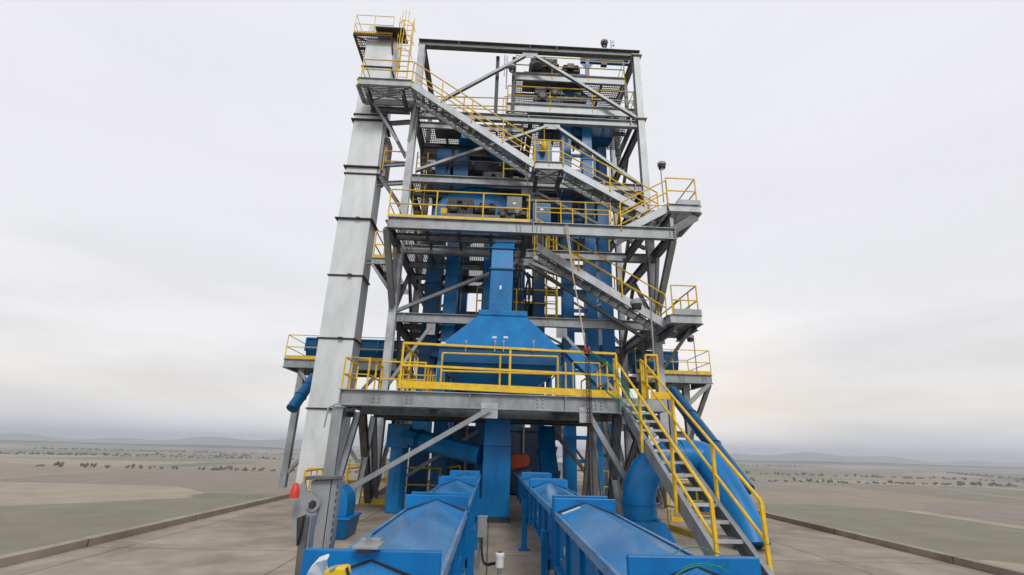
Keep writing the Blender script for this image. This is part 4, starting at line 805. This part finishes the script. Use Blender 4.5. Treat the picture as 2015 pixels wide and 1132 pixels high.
obj('clamp', MB().plate([PY(584, 1020, yk-.05), PY(596, 1015, yk-.05), PY(590, 1050, yk-.05), PY(583, 1075, yk-.05)], (0, .06, 0)), 'dark', CH)
q_ = PY(585, 1138, yk); obj('web_foot', MB().bar(q_, (q_.x, q_.y, 0), .06, .05, (0, 1, 0)), 'galvw', CH)
p = PY(584, 962, 3.7); tag(obj('red_beacon', MB().lathe(p+V((-.01, 0, -.06)), [(.034, 0), (.031, .045), (.018, .09), (.007, .1)], 14), 'red', loc=p, smooth=50), 'small red cone-shaped cap at the left edge by the grey post', 'cap')
# small latch box on left conveyor lid, by plate 1
LB = thing('latch_box', 'small grey metal latch box resting on the near blue plate of the left conveyor', 'latch', PY(722, 1080, 2.6))
p = PY(722, 1078, 2.62)
obj('tray', MB().box(p+V((-.062, -.05, .0)), p+V((.065, .09, .014))).box(p+V((-.05, .06, .012)), p+V((.05, .085, .03))), 'grey', LB, bevel=.003)
obj('knob', MB().tube([p+V((0, .02, .014)), p+V((0, .02, .05))], .007, 8).bar(p+V((-.015, .02, .03)), p+V((.012, .02, .055)), .012, .006), 'galv', LB); obj('pad', MB().box(p+V((-.03, -.056, -.016)), p+V((.03, -.051, .0))), 'black', LB)
# louvre on the near-left lid
lv = MB()
for k in range(9):
    a_ = PY(683-k*4, 1068+k*1.2, 2.9); lv.bar((a_.x, 2.95, 1.17), (a_.x+.03, 3.15, 1.19), .008, .006)
# plastic and yellow tool at bottom-left
p = PY(622, 1122, 2.1); ps = MB(); random.seed(4)
pp = [PY(*a_, 2.1+random.uniform(-.05, .05)) for a_ in ((597, 1145), (606, 1124), (622, 1108), (640, 1099), (643, 1103), (638, 1112), (638, 1124), (642, 1140))]
ps.plate(pp, (.0, .035, .012)); po = obj('plastic_sheet', ps, 'plastic', loc=pp[0], bevel=.006)
tag(po, 'crumpled clear white plastic sheet at the bottom left beside the near conveyor', 'plastic sheet')
YT = thing('cordless_tool', 'yellow handheld power tool lying at the bottom left on the near conveyor', 'tool', PY(660, 1130, 2.05))
p = PY(664, 1124, 2.05); obj('body', MB().plate([PY(*a_, 2.05) for a_ in ((634, 1136), (640, 1122), (652, 1119), (668, 1117), (682, 1116), (684, 1136))], (0, .06, 0)), 'beacon', YT, bevel=.008)
obj('trim', MB().plate([PY(*a_, 2.04) for a_ in ((646, 1122), (656, 1115), (659, 1120), (650, 1126))], (0, .04, 0)), 'grey', YT, bevel=.003)
obj('blade_line', MB().bar(PY(682, 1117, 2.04), PY(686, 1132, 2.04), .008, .01, (0, 1, 0)), 'black', YT)
# orange guard
p = PY(1022, 908, 14.6); OG = thing('belt_guard', 'orange rounded belt guard right of the central chute', 'guard', p)
g0, g1 = PY(1006, 909, 14.4), PY(1034, 906, 14.4); zr_ = .21
pr = [(g0.x, g0.z-zr_), (g1.x, g1.z-zr_*.9)]+[(g1.x+zr_*.6*math.sin(math.pi*k/8), g1.z-zr_*.9*math.cos(math.pi*k/8)) for k in range(1, 8)]+[(g1.x, g1.z+zr_*.9), (g0.x, g0.z+zr_)]
obj('shell', MB().plate([(a, 14.4, b) for a, b in pr], (0, .18, 0)), 'orange', OG, bevel=.03)
obj('bolt_row', MB().bolts((g1.x+.02, 14.395, g1.z), 1, 3, .1, .12, .018), 'galv', OG)
# ================================================================ LIGHTS (unlit), antennas, crane
def flood(label, head, foot, s=1.0, tilt=0):
    head = V(head); foot = V(foot); t = thing('flood_light', label, 'flood light', foot, 'round flood lights of the tower')
    obj('pole', MB().tube([foot, V((foot.x, foot.y, head.z+.12*s)), V((head.x, head.y, head.z+.15*s))], .028*s, 8), 'galv', t, smooth=40)
    obj('housing', MB().lathe(head, [(.15*s, -.06*s), (.19*s, -.04*s), (.19*s, .06*s), (.12*s, .12*s), (.05*s, .15*s)], 16), 'grey', t, smooth=40)
    obj('lamp_ring', MB().lathe(head+V((0, 0, -.2*s)), [(.09*s, -.02*s), (.15*s, 0), (.16*s, .13*s), (.15*s, .14*s)], 16), 'black', t, smooth=40)
    obj('lens', MB().lathe(head+V((0, 0, -.23*s)), [(.07*s, -.01), (.08*s, .01)], 12), 'white', t)
flood('flood light on a pole above the right upper stair landing', PY(1302, 324, 15.3), PY(1306, 398, 15.3), .85)
flood('flood light on a tall pole rising in front of the lower tower stair', PY(1252, 597, 12.6), PY(1289, 730, 12.6), .9)
flood('flood light on a pole at the outer end of the right bridge', PY(1358, 664, 20.4), PY(1372, 738, 20.4), .9)
flood('small flood light on the post behind the lower stair rails', PY(1375, 850, 19), PY(1384, 890, 19), .8)
flood('flood light under the left end of the front platform beam', PY(688, 808, 12.4), PY(697, 800, 12.8), .75)
flood('flood light at the head platforms, left end beside the hanging posts', PY(1008, 133, 16.9), PY(996, 175, 17.1), .95)
flood('flood light standing on the top beam near its right end', PY(1189, 84, 16.9), PY(1193, 99, 17), .9)
def antenna(label, p, h):
    p = V(p); t = thing('antenna', label, 'antenna', p); obj('mast', MB().tube([p, p+V((0, 0, h))], .02, 6), 'galv', t); obj('element', MB().tube([p+V((.12, 0, h*.45)), p+V((.12, 0, h*.95))], .045, 8).bar(p+V((0, 0, h*.5)), p+V((.12, 0, h*.5)), .03, .03).bar(p+V((0, 0, h*.8)), p+V((.12, 0, h*.8)), .03, .03), 'white', t, smooth=40)
antenna('white antenna pair on the top beam beside the flood light', PY(1203, 100, 17), .65)
antenna('white antenna hanging by the upper flood light on the left of the head platforms', PY(992, 150, 17), 1.2)
JC = thing('jib_crane', 'blue T-shaped jib crane on the topmost platform', 'jib crane', PY(1156, 150, 18.6))
p, q = PY(1156, 152, 18.6), PY(1156, 124, 18.6); obj('mast', MB().bar(p, (p.x, p.y, q.z), .18, .18, (0, 1, 0)).plate([(p.x-.35, 18.6, q.z), (p.x+.35, 18.6, q.z), (p.x+.09, 18.6, q.z-.35), (p.x-.09, 18.6, q.z-.35)], (0, .03, 0)), 'blue', JC)
obj('boom', MB().ibeam((PY(1142, 122, 18.6).x, 18.6, q.z+.12), (PY(1237, 124, 18.6).x, 18.6, q.z+.12), .24, .16), 'bluedeep', JC); obj('trolley', MB().box((p.x+.7, 18.5, q.z-.15), (p.x+1.0, 18.7, q.z)), 'gear', JC)
# ================================================================ HOIST, CHAIN, ROPES
yh = 11.55
HB = thing('chain_hoist', 'rusty red chain hoist block hanging in front of the front platform railing', 'hoist', PY(1153, 690, yh))
p = PY(1153, 690, yh); obj('block', MB().lathe(p+V((-.06, -.05, .02)), [(.04, 0), (.085, .01), (.085, .04), (.04, .05)], 16, (1, 0, 0)).lathe(p+V((.03, -.05, 0)), [(.04, 0), (.095, .01), (.095, .05), (.04, .06)], 16, (1, 0, 0)).box(p+V((-.02, -.09, -.1)), p+V((.035, -.01, .05))), 'redrust', HB, smooth=40)
ch = MB()
def chain(mb, a, b, s=.06, r=.006):
    a = V(a); b = V(b); n = int((b-a).length/(s*.8)); d = (b-a).normalized()
    for k in range(n):
        c = a.lerp(b, (k+.5)/n); u = V((1, 0, 0)) if k % 2 else V((0, 1, 0))
        mb.tube([c-d*s*.5+u*.0, c-d*s*.25+u*.016, c+d*s*.25+u*.016, c+d*s*.5, c+d*s*.25-u*.016, c-d*s*.25-u*.016, c-d*s*.5], r, 4, cap=False)
for dx, zb3 in ((-.02, .7), (.05, .7), (.02, 2.2), (.08, 1.8)): chain(ch, p+V((dx, -.02, -.08)), V((p.x+dx+.03, yh, zb3)))
obj('chain', ch, 'rust', HB)
tag(obj('hoist_rope', MB().tube([PY(1113, 443, 14.5), PY(1127, 540, 13.6), PY(1140, 610, 12.6), PY(1152, 683, yh)], .02, 6).tube([PY(1117, 443, 14.48), PY(1128, 540, 13.58)], .02, 6), 'rope', loc=PY(1113, 443, 14.5)), 'tan hoist rope slanting down from the middle platform to the red chain block', 'rope')
gr = MB(); pA = PY(1155, 688, yh)
rt = [[pA, PY(1175, 703, 11.6), PY(1200, 716, 11.6), PY(1218, 728, 11.5), PY(1226, 750, 11.3), PY(1235, 790, 11.0), PY(1260, 826, 10.8)], [pA, PY(1180, 712, 11.6), PY(1205, 722, 11.6), PY(1220, 736, 11.5), PY(1234, 780, 11.2), PY(1262, 812, 10.9)],
      [PY(1190, 768, 11.6), PY(1206, 784, 11.5), PY(1228, 794, 11.4), PY(1243, 816, 11.1), PY(1255, 832, 10.9)], [PY(1150, 640, 11.7), PY(1152, 688, yh)], [PY(1190, 764, 11.6), PY(1202, 781, 11.5), PY(1222, 790, 11.4), PY(1238, 806, 11.1), PY(1262, 822, 10.9)], [pA, PY(1185, 706, 11.55), PY(1208, 720, 11.6), PY(1216, 724, 11.5), PY(1232, 760, 11.25), PY(1250, 800, 11.0), PY(1264, 822, 10.85)]]
for r_ in rt:
    for k in range(2 if len(r_) > 3 else 1):
        gr.tube(bez([r_[0]]+[a+V((random.uniform(-.06, .06), random.uniform(-.04, .02), random.uniform(-.07, .07))) for a in r_[1:]], 24) if len(r_) > 3 else r_, .007, 5)
tag(obj('green_rope', gr, 'green', loc=pA, smooth=60), 'tangled green rope draped from the hoist over the near stair rail', 'rope')
gw = MB(); gw.tube(bez([PY(1320, 1094, 2.9), PY(1360, 1060, 3.2), PY(1400, 1085, 3.2), PY(1434, 1100, 3.3)], 20), .004, 5).tube(bez([PY(1330, 1132, 2.2), PY(1370, 1100, 2.4), PY(1410, 1122, 2.5), PY(1436, 1112, 2.4)], 20), .003, 5).tube(bez([PY(1340, 1120, 2.4), PY(1390, 1095, 2.4), PY(1436, 1128, 2.4)], 20), .003, 5)
tag(obj('green_twine', gw, 'green', loc=PY(1400, 1100, 2.4), smooth=60), 'thin green twine curling over the near end of the right conveyor', 'twine')
# ================================================================ DECK: yellow guard rails, vents, far roofs
def deck_rail(label, pts, toe=.12, **k):
    pts = [V(p) for p in pts]; t = thing('deck_railing', label, 'railing', base_of(pts), 'yellow railings on the roof deck'); railing(t, pts, 1.07, k.get('sp', 1.5), toe=toe, r=.024); return t
a_ = PZ(700, 1000, 0); b_ = PZ(722, 985, 0)
deck_rail('yellow railing behind the blue hood, left of the tower foot', [(-5.4, 15.2, 0), (-4.35, 15.6, 0), (-4.1, 17.6, 0), (-4.2, 22, 0)])
deck_rail('yellow railing with close posts left of the tower foot, nearer the silver leg', [(-4.9, 13.6, 0), (-4.9, 16.9, 0)], sp=.5)
deck_rail('yellow railing crossing behind the silver leg on the deck', [(-6.8, 19.2, 0), (-4.5, 19.0, 0)], sp=.9)
deck_rail('yellow railing at mid distance behind the tower foot, left', [(-6.8, 26.5, 0), (-1.5, 26.8, 0)], sp=1.2)
tag(obj('kick_kerb', MB().box((-4.3, 16.35, 0), (-2.6, 16.45, .16)).box((-4.4, 13.9, 0), (-4.3, 16.45, .16)), 'yellow', loc=(-3.5, 16.4, 0)), 'low yellow kick kerb on the deck at the left tower foot', 'kerb')
deck_rail('yellow railing running between the left elevator casings and the tower foot', [(-3.3, 17.4, 0), (-1.7, 17.3, 0), (-1.2, 20, 0)])
deck_rail('yellow railing low at the right of the tower foot behind the right conveyor', [PZ(1126, 985, 0), PZ(1200, 990, 0)], 0)
deck_rail('yellow railing beyond the near stairs at the right deck edge', [(5.0, 14.0, 0), (6.8, 13.7, 0)])
deck_rail('yellow railing under the near stairs beside the big blue pipe', [(4.4, 12.6, 0), (4.6, 11.2, 0), (5.4, 11.1, 0)], .12)
deck_rail('far yellow railing along the back edge of the roof', [(-6.8, 45.7, 0), (8.4, 45.7, 0)], 0, sp=2.5)
deck_rail('yellow railing crossing the roof well behind the tower', [(-6.8, 34, 0), (8.4, 34, 0)], 0, sp=2.5)
deck_rail('yellow railing along the left edge of the roof', [(-6.8, 22, 0), (-6.8, 45.5, 0)], 0, sp=2.5)
vt = thing('roof_vent', 'silver round roof vent with conical cap far behind the tower', 'roof vent', (-5.9, 30, 0), 'silver roof vents behind the tower')
obj('drum', MB().lathe((-5.9, 30, 0), [(.7, 0), (.7, 1.0), (.74, 1.0), (.74, 1.08), (.66, 1.1)], 24), 'silver', vt, smooth=40); obj('cap', MB().lathe((-5.9, 30, 1.1), [(.66, 0), (.1, .3), (.05, .36)], 24), 'silver', vt, smooth=30)
for i, (x, y, lb) in enumerate(((-3.6, 31, 'silver roof vent second from the left, behind the tower'), (-4.9, 38, 'smaller looking silver roof vent beyond the first row on the left'), (.6, 33, 'silver roof vent seen between the elevator legs'), (4.6, 31, 'silver roof vent right of centre behind the chain'), (7.5, 36, 'rightmost silver roof vent near the deck edge'))):
    c = copy_tree(vt); c.location = (x, y, 0); c['label'] = lb
vt['label'] = 'leftmost silver round roof vent with conical cap behind the tower'
# blue slatted equipment on the far right deck
CB = thing('cooler_bank', 'low bank of blue slatted panels on the deck at the far right', 'equipment', (7.6, 17, 0))
obj('frame', MB().box((6.9, 16.4, 0), (8.3, 17.6, .7)), 'bluedeep', CB)
sb = MB()
for k in range(5): sb.box((6.85, 16.2+k*.32, .74), (8.35, 16.3+k*.32, .80))
obj('slat', sb, 'galv', CB)
# distant buildings
random.seed(11)
for i, (x, y, lb) in enumerate(((-420, 1500, 'small pale farm building on the plain left of the silver leg'), (-290, 1250, 'tiny farm shed seen between the left braces'), (560, 1700, 'pale farm building on the plain beyond the near stairs'), (640, 2300, 'farther farm building on the horizon at the right'))):
    y = y; w_ = random.uniform(15, 45); h_ = random.uniform(5, 11)
    names = ['pale', 'grey', 'brown', 'white', 'tan', 'long low', 'small']
    t = tag(obj('farm_building', MB().box((x-w_/2, y, -36), (x+w_/2, y+14, -36+h_)).plate([(x-w_/2-1, y-1, -36+h_), (x+w_/2+1, y-1, -36+h_), (x+w_/2+1, y+7, -36+h_+4), (x-w_/2-1, y+7, -36+h_+4)], (0, 0, .3)).plate([(x-w_/2-1, y+15, -36+h_), (x+w_/2+1, y+15, -36+h_), (x+w_/2+1, y+7.1, -36+h_+4), (x-w_/2-1, y+7.1, -36+h_+4)], (0, 0, .3)), 'silver' if i % 2 else 'pink', loc=(x, y, -36)), lb, 'building', 'distant farm buildings')

# dark filler housings added to deepen the shade inside the tower
for x0, x1, y0, y1, z0, z1, lb in ((-.5, 2.4, 22.4, 24.5, 6.5, 8.7, 'dark filler housing added for shade deep in the tower behind the inlet duct'), (-2.9, 1.6, 20.0, 21.2, 12.5, 14.6, 'dark filler housing added for shade on level C behind the upper stair'), (1.4, 4.8, 22.6, 25.0, 12.6, 15.0, 'dark filler housing added for shade high at the right behind the second stair flight'), (-2.6, .8, 22.2, 24.5, 3.1, 5.9, 'dark filler housing added for shade behind the hopper roof, left of centre'), (-1.6, 1.9, 20.5, 22, .05, 2.6, 'dark filler housing added for shade at deck level behind the central chute')):
    t = thing('dark_filler_housing', lb, 'machine', ((x0+x1)/2, y0, z0), 'dark filler housings inside the tower')
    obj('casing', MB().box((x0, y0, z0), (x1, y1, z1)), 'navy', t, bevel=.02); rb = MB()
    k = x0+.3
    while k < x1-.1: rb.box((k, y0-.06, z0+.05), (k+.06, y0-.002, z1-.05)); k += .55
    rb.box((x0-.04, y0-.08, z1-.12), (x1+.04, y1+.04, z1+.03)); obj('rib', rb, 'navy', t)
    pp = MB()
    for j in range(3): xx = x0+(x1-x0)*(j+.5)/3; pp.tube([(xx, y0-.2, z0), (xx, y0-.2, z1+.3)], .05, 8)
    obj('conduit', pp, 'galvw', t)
# distance haze
hb = MB().box((-8900, -1500, -60), (8900, 9500, 130)); ho = obj('haze', hb, 'white'); ho['kind'] = 'stuff'
mhz = bpy.data.materials.new('haze_air'); mhz.use_nodes = True; nn = mhz.node_tree.nodes; nn.clear()
oo = nn.new('ShaderNodeOutputMaterial'); pv = nn.new('ShaderNodeVolumePrincipled'); pv.inputs['Color'].default_value = (.90, .93, 1, 1); pv.inputs['Density'].default_value = .00022; pv.inputs['Anisotropy'].default_value = .2
mhz.node_tree.links.new(pv.outputs[0], oo.inputs['Volume']); ho.data.materials[0] = mhz

# hedgerows and scattered trees far out on the plain
random.seed(21)
hr = MB()
for (xa, ya, xb, yb) in ((-2200, 900, -300, 1300), (-600, 700, 900, 820), (400, 1100, 2600, 900), (-1500, 1700, 1200, 1900), (900, 500, 1500, 1600), (-1300, 820, -700, 1500)):
    L_ = math.hypot(xb-xa, yb-ya); k = 0
    while k < L_:
        if random.random() < .72:
            x = xa+(xb-xa)*k/L_+random.uniform(-3, 3); y = ya+(yb-ya)*k/L_+random.uniform(-3, 3); w_ = random.uniform(2.5, 6); h_ = random.uniform(2.5, 8)
            [hr.lathe((x+random.uniform(-w_, w_)*.8, y+random.uniform(-2, 2), -36.2+h_*random.uniform(0, .45)), [(w_*.15, 0), (w_*random.uniform(.3, .5), h_*.2), (w_*.3, h_*.4), (w_*.08, h_*.55)], 5) for _ in range(5)]
        k += random.uniform(4, 14)
struct('hedgerow_trees', hr, mh, kind='stuff')
rd = MB()
for a_, b_ in (((-3000, 620), (3000, 760)), ((-420, 300), (-900, 3000)), ((500, 300), (1500, 3000))): rd.bar((a_[0], a_[1], -35.95), (b_[0], b_[1], -35.95), 7, .05)
struct('country_roads', rd, 'conc')
for k in range(11): 
    z = 1.6+k*.9; obj('cross_member', MB().bar((PY(1174, 600, 19).x, 20.2, z), (PY(1184, 600, 20.2).x, 20.2, z), .07, .12), 'blue', eD[0])
cu_ = MB()
for k, (ya, yb) in enumerate(((190, 199), (193, 203))):
    a_, b_ = PY(993, ya, YC+.3), PY(1245, yb, YC+.3); cu_.tube([a_+V((-.05, 0, -1.0)), a_+V((-.05, 0, -.1)), a_, b_, b_+V((.05, 0, -.2))], .018, 6)
obj('conduit', cu_, 'galvl', U1[0])
floor(T, XL+.2, 1.1, 18.2, YM, 13.95, js=.3, sx=1.2)
for x0, x1, y, z0, z1, lb in ((PY(1062, 180, 19).x, PY(1130, 180, 19).x, 19.2, U1[3]+.1, U2[3]-.35, 'boxy blue elevator head casing between the two head platforms'), (PY(1135, 180, 19.6).x, PY(1175, 180, 19.6).x, 19.6, U1[3]-.1, U2[3]-.45, 'smaller blue head casing right of the boxy one under the topmost platform')):
    t = thing('head_casing', lb, 'casing', ((x0+x1)/2, y, z0), 'blue casings at the head platforms')
    obj('casing', MB().frustum([(x0, y, z0), (x1, y, z0), (x1, y+.8, z0), (x0, y+.8, z0)], [(x0+.12, y, z1), (x1-.12, y, z1), (x1-.12, y+.8, z1), (x0+.12, y+.8, z1)]), 'blue', t, bevel=.02)
    obj('rim', MB().box((x0-.04, y-.04, z0), (x1+.04, y-.005, z0+.06)).box((x0+.05, y-.04, z1-.05), (x1-.05, y-.005, z1+.02)), 'bluedeep', t)
# loose details on the deck: cable runs and bolts of the column feet
for i, (pts, lb) in enumerate((([(-1.3, 5.2, .02), (-1.6, 7.5, .02), (-1.35, 9.5, .02), (-1.5, 12.5, .02)], 'thin grey cable lying on the deck left of the left conveyor'), ([(1.7, 6.5, .02), (2.3, 8.2, .02), (2.1, 10.0, .02), (2.6, 12.0, .02)], 'thin black cable lying on the deck right of the right conveyor'))):
    tag(obj('cable', MB().tube(bez(pts, 20), .016, 6), 'black' if i else 'grey', loc=pts[0], smooth=60), lb, 'cable')
